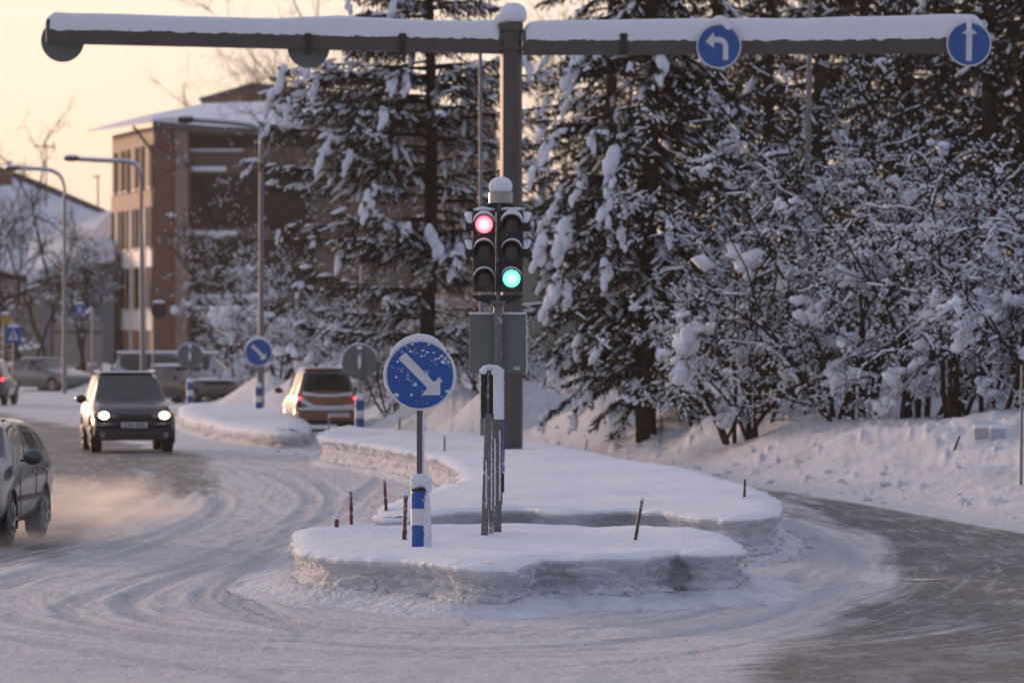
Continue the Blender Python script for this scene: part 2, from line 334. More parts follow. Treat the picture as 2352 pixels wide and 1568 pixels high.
def ground_mat():
    m = bpy.data.materials.new('packed_snow_and_asphalt'); m.use_nodes = True; n = m.node_tree; L = n.links; b = n.nodes['Principled BSDF']
    def N(t, **k):
        o = n.nodes.new(t)
        for a, v in k.items(): setattr(o, a, v)
        return o
    tc = N('ShaderNodeTexCoord')
    def at(nm): o = N('ShaderNodeAttribute'); o.attribute_name = nm; return o.outputs['Fac']
    def noise(sc, det=6, stretch=None, rough=.6):
        t = N('ShaderNodeTexNoise'); t.inputs['Scale'].default_value = sc; t.inputs['Detail'].default_value = det; t.inputs['Roughness'].default_value = rough
        if stretch:
            mp = N('ShaderNodeMapping'); mp.inputs['Scale'].default_value = stretch; L.new(tc.outputs['Object'], mp.inputs[0]); L.new(mp.outputs[0], t.inputs['Vector'])
        else: L.new(tc.outputs['Object'], t.inputs['Vector'])
        return t.outputs['Fac']
    def math_(op, a, c, d=None):
        o = N('ShaderNodeMath', operation=op)
        for i, v in enumerate((a, c, d)):
            if v is None: continue
            if isinstance(v, (int, float)): o.inputs[i].default_value = v
            else: L.new(v, o.inputs[i])
        return o.outputs[0]
    def mr(v, a, c, d=0., e=1.):
        o = N('ShaderNodeMapRange'); L.new(v, o.inputs[0])
        for i, q in enumerate((a, c, d, e)): o.inputs[i + 1].default_value = q
        return o.outputs[0]
    def mix(f, a, c):
        o = N('ShaderNodeMix', data_type='RGBA'); L.new(f, o.inputs[0])
        for i, v in ((6, a), (7, c)):
            if isinstance(v, tuple): o.inputs[i].default_value = (*v, 1)
            else: L.new(v, o.inputs[i])
        return o.outputs[2]
    n1 = noise(2.2, 8, (1, .35, 1), .7); n2 = noise(26, 6); n3 = noise(90, 3); nb = noise(.5, 3)
    cx = N('ShaderNodeCombineXYZ'); L.new(math_('MULTIPLY', at('flow_across'), 7.), cx.inputs[0]); L.new(math_('MULTIPLY', at('flow_along'), .45), cx.inputs[1])
    ts = N('ShaderNodeTexNoise'); ts.inputs['Scale'].default_value = 1.; ts.inputs['Detail'].default_value = 7; ts.inputs['Roughness'].default_value = .68; L.new(cx.outputs[0], ts.inputs['Vector']); fl = ts.outputs['Fac']
    am = mr(math_('ADD', math_('ADD', at('asphalt'), math_('MULTIPLY', math_('SUBTRACT', fl, .5), .75)), math_('MULTIPLY', math_('SUBTRACT', n1, .5), .6)), .28, .60)
    am = math_('MULTIPLY', am, mr(at('asphalt'), .02, .2))
    am = math_('MULTIPLY', am, mr(n2, .28, .55, .72, 1.0))
    snow = mix(mr(n1, .35, .7), (.76, .74, .745), (.88, .87, .88)); snow = mix(mr(n3, .62, .74), snow, (.60, .59, .60)); snow = mix(mr(fl, .50, .62, 0, .75), snow, (.56, .555, .59))
    snow = mix(math_('MULTIPLY', at('rut'), .5), snow, (.50, .52, .57))
    snow = mix(at('bankd'), snow, (.79, .81, .86))
    nh = noise(1., 5, (7., 2.6, 1), .75)
    asp = mix(mr(n2, .3, .7), (.050, .050, .053), (.185, .185, .19)); asp = mix(mr(n3, .58, .70), asp, (.33, .33, .34)); asp = mix(mr(fl, .50, .70, 0, .55), asp, (.29, .29, .30))
    nl = noise(1., 4, (1.3, .42, 1), .7)
    asp = mix(mr(nl, .50, .60, 0, .75), asp, (.36, .36, .38)); asp = mix(mr(nl, .36, .48, .85, 0), asp, (.045, .045, .048))
    asp = mix(mr(nh, .53, .62, 0, .7), asp, (.30, .30, .31)); asp = mix(mr(fl, .54, .63, 0, .8), asp, (.46, .46, .48)); asp = mix(mr(nh, .32, .45, .6, 0), asp, (.035, .032, .032))
    snow = mix(mr(nh, .36, .46, .6, 0), snow, (.58, .57, .60)); snow = mix(mr(nl, .38, .46, .45, 0), snow, (.60, .59, .63))
    col = mix(am, snow, asp); L.new(col, b.inputs['Base Color'])
    L.new(math_('MULTIPLY', mr(am, 0, 1, .70, .50), mr(nl, .35, .6, .75, 1.15)), b.inputs['Roughness']); b.inputs['Specular IOR Level'].default_value = .09
    hgt = math_('ADD', math_('ADD', math_('MULTIPLY', n2, .8), math_('MULTIPLY', n3, .4)), math_('ADD', math_('MULTIPLY', fl, .8), math_('MULTIPLY', nh, 1.6)))
    bp = N('ShaderNodeBump'); bp.inputs['Strength'].default_value = .85; bp.inputs['Distance'].default_value = .06
    L.new(hgt, bp.inputs['Height']); L.new(bp.outputs[0], b.inputs['Normal'])
    return m
struct(put('ground', gme, ground_mat()))

# ------------------------------------------------------------------ ploughed snow blocks on the traffic islands
def island(name, outline, top, seed, label, bumps=(), step=.05, lip=.10, over=.05, rough=.05, apron=.5, grid=.12, drift=.03):
    """outline: world x,y of the lip; sides fall to the road with an overhanging crust"""
    cv = smooth_curve(outline, 20, True)
    seg = np.hypot(*(np.roll(cv, -1, 0) - cv).T); s = np.concatenate([[0], np.cumsum(seg)]); Ltot = s[-1]; n = int(Ltot / step)
    q = np.linspace(0, Ltot, n, endpoint=False); cc = np.vstack([cv, cv[:1]])
    ox = np.interp(q, s, cc[:, 0]); oy = np.interp(q, s, cc[:, 1])
    area = .5 * np.sum(ox * np.roll(oy, -1) - oy * np.roll(ox, -1))
    if area < 0: ox = ox[::-1]; oy = oy[::-1]
    tx = np.roll(ox, -3) - np.roll(ox, 3); ty = np.roll(oy, -3) - np.roll(oy, 3); l = np.hypot(tx, ty); nx = ty / l; ny = -tx / l
    for _ in range(6): nx = (np.roll(nx, 1) + nx * 2 + np.roll(nx, -1)); ny = (np.roll(ny, 1) + ny * 2 + np.roll(ny, -1)); l = np.hypot(nx, ny); nx /= l; ny /= l
    a = q
    def th(x, y):
        z = top + .12 * fbm(x * .6 + seed, y * .35, 3, seed) + .03 * fbm(x * 2.2, y * 1.1, 3, seed + 4) + .016 * fbm(x * 6, y * 4, 3, seed + 3)
        for bx, by, br, bh in bumps: z = z + bh * np.exp(-((x - bx) ** 2 + (y - by) ** 2) / br ** 2)
        return z
    per = lambda f, k: (fbm(np.cos(a / Ltot * 2 * math.pi) * Ltot / 6.28 * f + 30, np.sin(a / Ltot * 2 * math.pi) * Ltot / 6.28 * f + 30, 4, seed + k))
    wob = per(.9, 1) * .5 ; lump = per(3.5, 5); lump2 = per(9, 9)
    rings = []
    prof = [(-2.4, 0.0), (-1.6, .01), (-1.0, .035), (-.55, .10), (-.2, .22), (0, .36), (.10, .5), (.06, .62), (-.12, .72)]   # crust
    for k, (o_, dz) in enumerate(prof):
        r_ = o_ * lip * (1 + wob) + (over * (1 + 2 * lump) if k > 3 else 0) + (.03 * lump2 if k > 3 else 0)
        x = ox + nx * r_; y = oy + ny * r_; z = th(x, y) - dz * (lip * 1.5) * (1 + .9 * per(1.2, 13)); rings.append((x, y, z))
    zl = rings[-1][2]; m_ = 24
    for k in range(1, m_ + 1):
        t = k / m_
        n2_ = fbm(a * 5.5, zl * 0 + t * 2.6, 3, seed + 24) * .035 + fbm(a * 14, zl * 0 + t * 6, 2, seed + 27) * .015; nz = fbm(a * 1.1 + 60 * np.cos(a / Ltot * 6.28), zl * 0 + t * 5 + seed, 4, seed + 20) * .9; st = .35 * np.abs(np.sin(t * 9 + 2 * wob)) * rough
        ch = np.clip(vnoise(a * 3.2, zl * 0 + t * 3.1, seed + 31) - .55, 0, 1) * 2 * vnoise(a * .5, zl * 0, seed + 32)
        r_ = n2_ + over * .2 - .10 * math.sin(t * 3.14) * .6 + rough * 1.6 * nz + st + ch * rough * 1.3 + .02 * t
        fade = min(1, k / 3); r0 = (-.12 * lip + over * (1 + 2 * lump) + .03 * lump2)
        r_ = r0 * (1 - fade) + r_ * fade
        rings.append((ox + nx * r_, oy + ny * r_, zl * (1 - t) + t * (drift + .03)))
    for k, (o_, hgt) in enumerate([(.12, .05), (.3, .035), (.55, .012), (.9, -.02)]):
        r_ = o_ * apron * 1.4 * (1 + wob * .5 + .5 * fbm(ox * .7, oy * .7, 2, seed + 60)) + .02; rings.append((ox + nx * r_, oy + ny * r_, (hgt + drift * (.9, .5, .2, 0)[k]) * (1.0 + 1.1 * fbm((ox + nx * r_) * 1.3, (oy + ny * r_) * .9, 3, seed + 50)) + gzv(ox + nx * r_, oy + ny * r_)))
    V = np.concatenate([np.stack(r, 1) for r in rings]); nR = len(rings); fs = []
    base = np.arange(n); nxt = (base + 1) % n
    fq = np.concatenate([np.stack([k * n + base, (k + 1) * n + base, (k + 1) * n + nxt, k * n + nxt], 1) for k in range(nR - 1)])
    # top surface: constrained triangulation of the innermost ring
    ring = V[:n, :2]; gx = np.arange(ring[:, 0].min(), ring[:, 0].max(), grid); gy = np.arange(ring[:, 1].min(), ring[:, 1].max(), grid * 2.5)
    A, B = np.meshgrid(gx, gy); A = A.ravel() + (np.random.RandomState(seed).rand(A.size) - .5) * grid * .6; B = B.ravel()
    sdv = poly_sd(A, B, ring[::4]); ok = sdv < -grid * .7; A = A[ok]; B = B[ok]
    r2 = geometry.delaunay_2d_cdt([Vector((float(x), float(y))) for x, y in np.concatenate([ring, np.stack([A, B], 1)])], [(i, (i + 1) % n) for i in range(n)], [], 1, 1e-5)
    tv = np.array([[v.x, v.y] for v in r2[0]]); tz = th(tv[:, 0], tv[:, 1]) ; off = len(V)
    V = np.concatenate([V, np.column_stack([tv, tz])])
    me = bpy.data.meshes.new(name); me.from_pydata(V.tolist(), [], fq.tolist() + [tuple(off + i for i in f) for f in r2[2]])
    b = bmesh.new(); b.from_mesh(me); bmesh.ops.recalc_face_normals(b, faces=b.faces); b.to_mesh(me); b.free()
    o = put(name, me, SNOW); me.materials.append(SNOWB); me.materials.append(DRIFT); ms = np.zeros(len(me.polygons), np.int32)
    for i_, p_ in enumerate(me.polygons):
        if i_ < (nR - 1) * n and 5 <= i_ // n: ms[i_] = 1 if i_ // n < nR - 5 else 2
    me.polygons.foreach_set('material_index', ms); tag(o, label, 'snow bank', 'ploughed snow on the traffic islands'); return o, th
def gzv(x, y): return ground(x, y)[0]
g1 = .45
I1 = [tuple(G(x, y, g1 - .04).xy) for x, y in [(700, 1262), (692, 1238), (712, 1222), (790, 1212), (1000, 1209), (1250, 1208), (1480, 1212), (1600, 1222), (1672, 1240), (1690, 1262), (1672, 1277), (1600, 1278), (1540, 1276), (1460, 1286), (1380, 1290), (1240, 1288), (1150, 1304), (1060, 1302), (960, 1290), (820, 1282), (740, 1274)]]
isl1, top1 = island('snow_bank', I1, g1, 3, 'nearest ploughed snow block carrying the large blue arrow sign', step=.03, lip=.085, over=.07, rough=.085, apron=.55, drift=.07, grid=.09,
   bumps=[(G(930, 1240, g1).x, G(930, 1240, g1).y, .16, .05), (G(1465, 1232, g1).x, G(1465, 1232, g1).y, .12, .03), (G(966, 1245, g1).x, G(966, 1245, g1).y, .22, .03)])
g2 = .5
I2 = [tuple(G(x, y, g2 - .04).xy) for x, y in [(880, 1176), (930, 1150), (1040, 1118), (1072, 1098), (1040, 1066), (960, 1042), (860, 1024), (760, 1012), (742, 1002), (755, 988), (800, 983), (900, 988), (1053, 997), (1197, 1018), (1322, 1032), (1400, 1050), (1600, 1087), (1740, 1130), (1776, 1158), (1766, 1182), (1700, 1190), (1600, 1184), (1450, 1172), (1300, 1176), (1180, 1170), (1000, 1180), (900, 1190)]]
isl2, top2 = island('snow_bank', I2, g2, 8, 'long snow-covered island carrying the traffic lights and the overhead sign gantry', step=.045, lip=.09, over=.08, rough=.085, apron=.28, grid=.16,
   bumps=[(G(1709, 1142, g2).x, G(1709, 1142, g2).y, .22, .07), (G(885, 1165, g2).x, G(885, 1165, g2).y, .2, .04)])
g3 = .45
I3 = [tuple(G(x, y, g3).xy) for x, y in [(418, 936), (430, 924), (520, 928), (594, 932), (660, 938), (694, 950), (706, 972), (680, 985), (600, 982), (500, 968), (430, 950)]]
isl3, top3 = island('snow_bank', I3, g3, 14, 'far snow mound around the small blue arrow sign beside the orange car', step=.12, lip=.22, over=.05, rough=.10, apron=2.0, grid=.3)
# ------------------------------------------------------------------ overhead sign gantry
def disc(mb, cx, cz, r, y0, y1, n=48):
    return mb.prism([(r * math.cos(2 * math.pi * k / n), r * math.sin(2 * math.pi * k / n)) for k in range(n)], y0, y1, (cx, cz))
def ring(mb, cx, cz, r0, r1, y0, y1, n=48):
    vs = []; fs = []
    for k in range(n):
        a = 2 * math.pi * k / n
        for r, y in ((r0, y0), (r1, y0), (r1, y1), (r0, y1)): vs.append((cx + r * math.cos(a), y, cz + r * math.sin(a)))
    for k in range(n):
        j = (k + 1) % n
        for q in range(4): fs.append((4 * k + q, 4 * k + (q + 1) % 4, 4 * j + (q + 1) % 4, 4 * j + q))
    return mb.add(vs, fs)
ARW_DR = [(-.42, .65), (.40, -.2), (.58, -.04), (.58, -.57), (.05, -.57), (.215, -.37), (-.62, .47)]
ARW_L = [(-.61, .21), (-.23, .65), (-.23, .42), (.02, .42), (.17, .38), (.30, .29), (.39, .16), (.43, .02), (.43, -.64), (.19, -.64), (.19, .0), (.15, .09), (.09, .14), (.02, .16), (-.23, .16), (-.23, -.09)]
ARW_UP = [(0.03, .80), (.38, .47), (.15, .46), (.12, -.77), (-.14, -.77), (-.12, .46), (-.32, .47)]
def snow_arc(mb, cx, cz, r, y0, y1, a0, a1, th, seed=0, n=40):
    """snow riding on the upper rim of a disc"""
    vs = []; fs = []; rnd = np.random.RandomState(seed)
    for k in range(n + 1):
        a = R(a0 + (a1 - a0) * k / n); t = k / n; tk = th * (math.sin(math.pi * min(max(t, .02), .98)) ** .6) * (.85 + .5 * float(fbm(t * 7 + seed, seed, 3, seed) + .1)) + .004
        ym = (y0 + y1) / 2; hy = (y1 - y0) / 2 * (1 + .15 * rnd.rand())
        for q in range(8):
            b = math.pi * q / 7; rr = r + tk * math.sin(b); yy = ym - math.cos(b) * hy
            vs.append((cx + rr * math.cos(a), yy, cz + rr * math.sin(a)))
    for k in range(n):
        for q in range(7): fs.append((8 * k + q, 8 * k + q + 1, 8 * k + q + 9, 8 * k + q + 8))
        fs.append((8 * k + 7, 8 * k, 8 * k + 8, 8 * k + 15))
    fs += [tuple(range(8)), tuple(8 * n + q for q in range(7, -1, -1))]
    return mb.add(vs, fs)

YG = GY(1028, g2); sG = S(YG); gp = P(1174, 1028, YG)
gan = thing('sign_gantry', 'tall grey post with a long snow-topped crossbeam on both sides', 'sign gantry', (gp.x, YG, 0))
def gl(px, py_): return ((px - 1174) / sG, HC + (H0 - py_) / sG)      # local x, z on the gantry plane
m = MB(); x0 = gl(1148, 0)[0]; x1 = gl(1200, 0)[0]; zt = gl(0, 58)[1]
m.tube([(0, 0, .1), (0, 0, zt)], [.195, .185], 8, True)
pole = m.build('pole', DKSTEEL, gan, bevel=.01); pole.rotation_euler = (0, 0, 0)
m = MB(); m.box((-.2, -.2, zt - .1), (.2, .2, zt + .03)); m.build('pole_cap', DKSTEEL, gan, bevel=.01)
m = MB(); m.box((-.21, -.21, zt - .42), (.21, .21, zt - .36)); m.build('pole_collar', DKSTEEL, gan, bevel=.01)
# arms: left one rises a little towards its tip
def arm(xa, za, xb, zb, hh_, seed):
    m = MB(); d = .13
    vs = [(xa, -d, za - hh_), (xa, d, za - hh_), (xa, d, za), (xa, -d, za), (xb, -d, zb - hh_ * 1.0), (xb, d, zb - hh_), (xb, d, zb), (xb, -d, zb)]
    m.add(vs, [(0, 1, 2, 3), (7, 6, 5, 4), (0, 4, 5, 1), (1, 5, 6, 2), (2, 6, 7, 3), (3, 7, 4, 0)]); o = m.build('arm', DKSTEEL, gan, bevel=.012)
    return o
bl, zl_ = gl(107, 100); al, az_ = gl(1153, 124); hh_ = .40
arm(al, az_ + hh_, bl, zl_ + hh_, hh_, 1)
ar_, zr_ = gl(1200, 127); br_, zb_ = gl(2262, 123)
arm(ar_, zr_ + hh_, br_, zb_ + hh_, hh_, 2)
def arm_snow(xa, za, xb, zb, prof, seed):
    """za/zb: z of beam top; prof(x px)->(top row, lower hem row)"""
    n = int(abs(xb - xa) / .03); vs = []; fs = []; K = 15
    for i in range(n + 1):
        t = i / n; x = xa + (xb - xa) * t; px = 1174 + x * sG; top, hem = prof(px)
        zt_ = HC + (H0 - top) / sG; zh = HC + (H0 - hem) / sG
        zt_ += .02 * float(fbm(x * 1.5 + seed, 1, 3, seed)); zh += .05 * float(fbm(x * 9, 3, 3, seed + 2)) + .02 * float(fbm(x * 30, 3, 2, seed + 2))
        e = min(t, 1 - t) * n * .03; endf = min(1, (e / .16 + .02)) ** .45 if True else 1
        H_ = (zt_ - zh); zt_ = zh + H_ * (.25 + .75 * endf)
        for k in range(K + 1):
            a = math.pi * k / K; c, s_ = math.cos(a), math.sin(a)
            yy = -math.copysign(abs(c) ** .55, c) * (.155 + .02 * s_) * (.5 + .5 * endf); zz = zh + (zt_ - zh) * s_ ** .55
            vs.append((x, yy + .012 * float(vnoise(x * 6, k * .7, seed)), zz))
        vs.append((x, 0, zh + .02))
    W = K + 2
    for i in range(n):
        for k in range(W): fs.append((i * W + k, i * W + (k + 1) % W, (i + 1) * W + (k + 1) % W, (i + 1) * W + k))
    fs += [tuple(range(W)), tuple(n * W + k for k in range(W - 1, -1, -1))]
    m = MB(); m.add(vs, fs); m.build('arm_snow', SNOW, gan, smooth=True, ang=60)
Lt = [(107, 27), (200, 31), (400, 37), (640, 42), (700, 39), (790, 37), (900, 44), (1060, 47), (1150, 46)]
Rt = [(1204, 52), (1240, 48), (1500, 44), (1650, 42), (1850, 42), (2080, 36), (2180, 33), (2235, 34), (2265, 50)]
arm_snow(bl - .02, 0, al + .02, 0, lambda q: (np.interp(q, *zip(*Lt)), np.interp(q, [107, 400, 640, 1150], [69, 75, 80, 92])), 5)
arm_snow(ar_ - .02, 0, br_ + .03, 0, lambda q: (np.interp(q, *zip(*Rt)), np.interp(q, [1204, 1900, 2265], [93, 94, 88])), 9)
m = MB(); m.blob((.03, 0, zt + .17), .235, .23, .21, 4, .08, 20, 12, flat=.6); m.blob((-.16, 0, zt + .08), .14, .18, .12, 7, .1); m.build('pole_cap_snow', SNOW, gan, smooth=True, ang=80)
# clamps on the beam
for px in (708, 925, 1432):
    cx, cz = gl(px, 78); m = MB(); m.box((cx - .055, -.17, gl(0, 128)[1]), (cx + .055, -.132, gl(0, 78)[1])); m.box((cx - .075, -.185, gl(0, 86)[1]), (cx + .075, -.171, gl(0, 82)[1])); m.box((cx - .075, -.185, gl(0, 118)[1]), (cx + .075, -.171, gl(0, 113)[1]))
    m.build('clamp', BLACKC, gan)
# signs hung on the beam
def round_sign(name, label, px, py_, Y, r, arrow, yoff=0., face=-1, group=None, blue=BLUE, snow=None, seed=1, cat='road sign'):
    c = P(px, py_, Y); t = thing(name, label, cat, (c.x, Y + yoff, c.z), 0, group)
    m = MB(); disc(m, 0, 0, r, 0, .022); m.build('plate', BACK, t, bevel=.004)
    if arrow is not None:
        m = MB(); disc(m, 0, 0, r * .935, -.004, -.0005); m.build('face', blue, t)
        m = MB(); ring(m, 0, 0, r * .935, r * 1.0, -.007, -.0005); m.build('border', WHITE, t)
        m = MB(); m.prism(arrow, -.008, -.0045, (0, 0), r * .97); m.build('arrow', WHITE, t)
    m = MB(); m.box((-.05, .023, -.1), (.05, .05, .1)) ; m.build('bracket', STEEL, t)
    if snow:
        m = MB(); snow_arc(m, 0, 0, r * .985, -.02, .05, snow[0], snow[1], snow[2], seed); m.build('rim_snow', SNOW, t, smooth=True, ang=70)
    return t
rs = 51.5 / sG
s1 = round_sign('direction_sign', 'round blue left-turn arrow sign on the beam, lump of snow on its upper rim', 1650, 108, YG, rs, ARW_L, -.24, blue=BLUEF, snow=(30, 150, .012))
m = MB(); m.blob((.02, .02, rs + .06), .12, .08, .08, 2); m.blob((.13, -.03, rs - .03), .10, .045, .055, 5, tilt=-.8); m.build('snow_lump', SNOW, s1, smooth=True, ang=80)
s2 = round_sign('direction_sign', 'round dark blue straight-ahead arrow sign at the beam\'s right tip', 2223, 103, YG, rs, ARW_UP, -.24, blue=BLUEF, snow=(10, 170, .010))
m = MB(); m.blob((.0, -.03, rs - .06), .045, .03, .14, 2); m.blob((.0, .03, rs + .04), .08, .06, .05, 5); m.build('snow_lump', SNOW, s2, smooth=True, ang=80)
round_sign('round_sign', 'grey back of a round sign at the left tip of the beam', 142, 92, YG, rs * .97, None, .16)
round_sign('round_sign', 'grey back of a round sign half hidden behind the beam, left of the pine', 708, 107, YG, rs * .95, None, .16)

# ------------------------------------------------------------------ near arrow sign with bollard sleeve
gs1 = float(top1(G(965, 1245, g1).x, G(965, 1245, g1).y)); b1 = G(965, 1245, gs1 + .0); YS = b1.y; sS = S(YS)
kr = thing('keep_right_sign', 'large round blue sign with white arrow down to the right, snow on its rim', 'road sign', (b1.x, b1.y, gs1 - .1))
def kl(px, py_): return ((px - 965) / sS, HC + (H0 - py_) / sS - gs1 + .1)
cx, cz = kl(965, 861); r = 81.5 / sS
m = MB(); m.box((kl(957, 0)[0], -.03, 0), (kl(971, 0)[0], .03, cz + r * .8)); 
for q in (-.018, -.006, .006): m.box((q - .0015, -.036, 0.02), (q + .0015, -.0305, cz - r))
m.build('post', STEEL, kr, bevel=.004)
m = MB(); disc(m, cx, cz, r, -.07, -.045); m.build('plate', BACK, kr)
m = MB(); disc(m, cx, cz, r * .94, -.076, -.0705); m.build('face', BLUE, kr)
m = MB(); ring(m, cx, cz, r * .935, r, -.080, -.0705); m.build('border', WHITE, kr)
m = MB(); m.prism(ARW_DR, -.079, -.0765, (cx, cz), r * .985); m.build('arrow', WHITE, kr)
for dx, dz in ((-.10, .75), (.08, .75), (-.10, -.72), (.08, -.72)):
    m = MB(); m.prism([(.013 * math.cos(a), .013 * math.sin(a)) for a in np.linspace(0, 6.283, 9)[:-1]], -.088, -.0765, (cx + dx * r, cz + dz * r)); m.build('bolt', STEEL, kr)
m = MB(); snow_arc(m, cx, cz, r * .985, -.085, -.03, 42, 148, .062, 3); snow_arc(m, cx, cz, r * .99, -.083, -.035, -62, 40, .010, 6, 60); snow_arc(m, cx, cz, r * .99, -.083, -.035, 150, 215, .012, 8, 40)
m.build('rim_snow', FROST, kr, smooth=True, ang=80)
rnd = random.Random(4); m = MB()
for k in range(80):
    a = rnd.uniform(0, 6.28); q = r * .9 * rnd.uniform(.55, 1.0) ; zz = math.sin(a) * q
    if zz < r * .2 and rnd.random() < .75: continue
    sz = rnd.choice([.003, .004, .005, .010]); m.blob((cx + math.cos(a) * q, -.078, cz + zz), sz * 1.3, sz * .5, sz, k, .3, 6, 4)
m.build('snow_flecks', FROST, kr)['kind'] = 'stuff'
# frost strip on the post's right flank
m = MB(); zz = kl(0, 950)[1]; rn = random.Random(9)
while zz > kl(0, 1095)[1]: q = rn.uniform(.010, .018); m.blob((kl(971, 0)[0] + .004, -.012, zz), q, .028, q * 1.1, int(zz * 1000), .3, 7, 5); zz -= q * 1.1
m.build('post_frost', FROST, kr)['kind'] = 'stuff'
# sleeve
bx, bz1 = kl(964, 1127); br = 20.5 / sS; z0 = .04
for nm, za, zb, mt in (('blue_band', z0, kl(0, 1205)[1], BLUE), ('white_band', kl(0, 1205)[1], kl(0, 1167)[1], WHITE), ('blue_band', kl(0, 1167)[1], bz1, BLUE), ('collar', bz1, bz1 + .028, BLACKC)):
    m = MB(); m.cyl((bx, 0, za), (bx, 0, zb), br + (.004 if nm == 'collar' else 0), n=28); m.build(nm, mt, kr, smooth=True)
m = MB(); m.blob((bx + .012, -.01, bz1 + .095), .105, .09, .075, 3, .22, 22, 14); m.blob((bx + .075, -.03, bz1 + .045), .045, .05, .06, 4, .2)
m.blob((bx - .045, -.02, bz1 + .05), .05, .06, .045, 14, .2)
m.build('sleeve_cap_snow', FROST, kr, smooth=True, ang=80)
m = MB(); zz = bz1 - .02; rn = random.Random(2)
while zz > .06:
    q = rn.uniform(.018, .032); m.blob((bx + br * .78 + rn.uniform(-.006, .006), -br * .45, zz), .038 + (.012 if zz < .3 else 0) - (.03 * max(0, (zz - bz1 + .1) / .1)), .05, q, int(zz * 999), .3, 10, 6); zz -= q * .8
m.build('sleeve_frost', FROST, kr, smooth=True, ang=70)

# ------------------------------------------------------------------ edge-on sign boxes on three posts
ps = [(1112, 1222, .40), (1127, 1217, .40), (1142, 1208, .40)]
pb = G(1127, 1222, gs1); YB = pb.y; sB = S(YB)
ed = thing('edge_on_sign', 'frosted sign seen edge-on atop three slim grey posts, snow on its top corners', 'road sign', (pb.x, YB, gs1 - .1))
def el(px, py_): return ((px - 1127) / sB, HC + (H0 - py_) / sB - gs1 + .1)
for k, (xb_, yb_, _) in enumerate(ps):
    dy = (1222 - yb_) / 22. * 1.1; xt = (1122, 1131, 1144)[k]; w_ = (.050, .030, .055)[k]
    m = MB(); m.tube([(el(xb_, 0)[0], dy, .0), (el(xt, 0)[0] * .985, dy * .5, el(0, 950)[1])], w_, 4 if k != 1 else 8); p_ = m.build('post', STEEL, ed, bevel=.003)
m = MB(); 
vs = []
m.box((el(1103, 0)[0], -.03, el(0, 960)[1]), (el(1114, 0)[0], .35, el(0, 855)[1])); m.box((el(1114.5, 0)[0], .02, el(0, 952)[1]), (el(1120, 0)[0], .35, el(0, 852)[1])); m.box((el(1124, 0)[0], .02, el(0, 950)[1]), (el(1133, 0)[0], .35, el(0, 856)[1]))
m.build('sign_box', BLACKC, ed, bevel=.004)
m = MB(); m.cyl((el(1120.5, 0)[0], .0, el(0, 950)[1]), (el(1120.5, 0)[0], .0, el(0, 862)[1]), .016, n=10); m.build('box_post', STEEL, ed)
m = MB(); m.box((el(1134, 0)[0], -.04, el(0, 963)[1]), (el(1156, 0)[0], .35, el(0, 850)[1])); m.build('frosted_panel', FROST, ed, bevel=.006)
m = MB(); m.blob((el(1110, 0)[0], .0, el(0, 854)[1]), .035, .05, .032, 3); m.blob((el(1136, 0)[0], -.02, el(0, 856)[1]), .035, .05, .03, 4)
m.tube([(el(a, 0)[0], .05 + .04 * i, el(0, b)[1]) for i, (a, b) in enumerate([(1106, 853), (1114, 847), (1126, 846), (1140, 848), (1152, 856)])], [.03, .038, .04, .042, .032], 10)
m.build('top_snow', FROST, ed, smooth=True, ang=80)
m = MB(); rn = random.Random(7)
for k, (xx, za, zb, dy) in enumerate([(1117, 1060, 1165, -.02), (1128.5, 965, 1170, .0), (1137, 1010, 1160, .05), (1148, 990, 1150, .1), (1103.5, 860, 962, -.02), (1157, 850, 962, -.02)]):
    zz = el(0, za)[1]
    while zz > el(0, zb)[1]: q = rn.uniform(.006, .011); m.blob((el(xx + rn.uniform(-.8, .8), 0)[0], dy - .02, zz), q * (.9 if k < 4 else .5), .015, q * 1.2, int(zz * 999) + k, .3, 6, 4); zz -= q * 1.3
m.build('post_frost', FROST, ed)['kind'] = 'stuff'

# ------------------------------------------------------------------ traffic light
gT = float(top2(0, G(1150, 1160, g2).y)); bT = G(1144, 1158, gT); YT = bT.y; sT = S(YT)
tl = thing('traffic_light', 'double-headed traffic light showing red on one side and green on the other', 'traffic light', (bT.x, YT, gT - .1))
def tlc(px, py_): return ((px - 1144) / sT, HC + (H0 - py_) / sT - gT + .1)
m = MB(); m.cyl((0, 0, 0), (0, 0, tlc(0, 690)[1]), .052, n=20); m.cyl((0, 0, tlc(0, 690)[1]), (.008, 0, tlc(0, 462)[1]), .03, n=14); m.build('pole', STEEL, tl, smooth=True)
m = MB(); xa = tlc(1131, 0)[0]; m.box((xa - .02, -.07, tlc(0, 697)[1]), (-xa + .02, .07, tlc(0, 690)[1])); m.box((xa - .01, -.065, tlc(0, 705)[1]), (xa + .03, -.045, tlc(0, 697)[1])); m.box((-xa - .03, -.065, tlc(0, 705)[1]), (-xa + .01, -.045, tlc(0, 697)[1])); m.build('clamp', STEEL, tl, bevel=.003)
zc0, zc1 = tlc(0, 466)[1], tlc(0, 443)[1]; xc = tlc(1150, 0)[0]
m = MB(); m.cyl((xc, 0, zc0), (xc, 0, zc1), 27.5 / sT, n=28); m.build('pole_collar', mat('brushed_alu', (.34, .33, .31), .35, .7, bump=.2, bscale=40, stretch=(1, 1, .1)), tl, smooth=True)
m = MB(); m.blob((xc, 0, zc1 + .07), .135, .13, .115, 12, .05, 26, 14, flat=.62); m.build('collar_snow', SNOW, tl, smooth=True, ang=80)
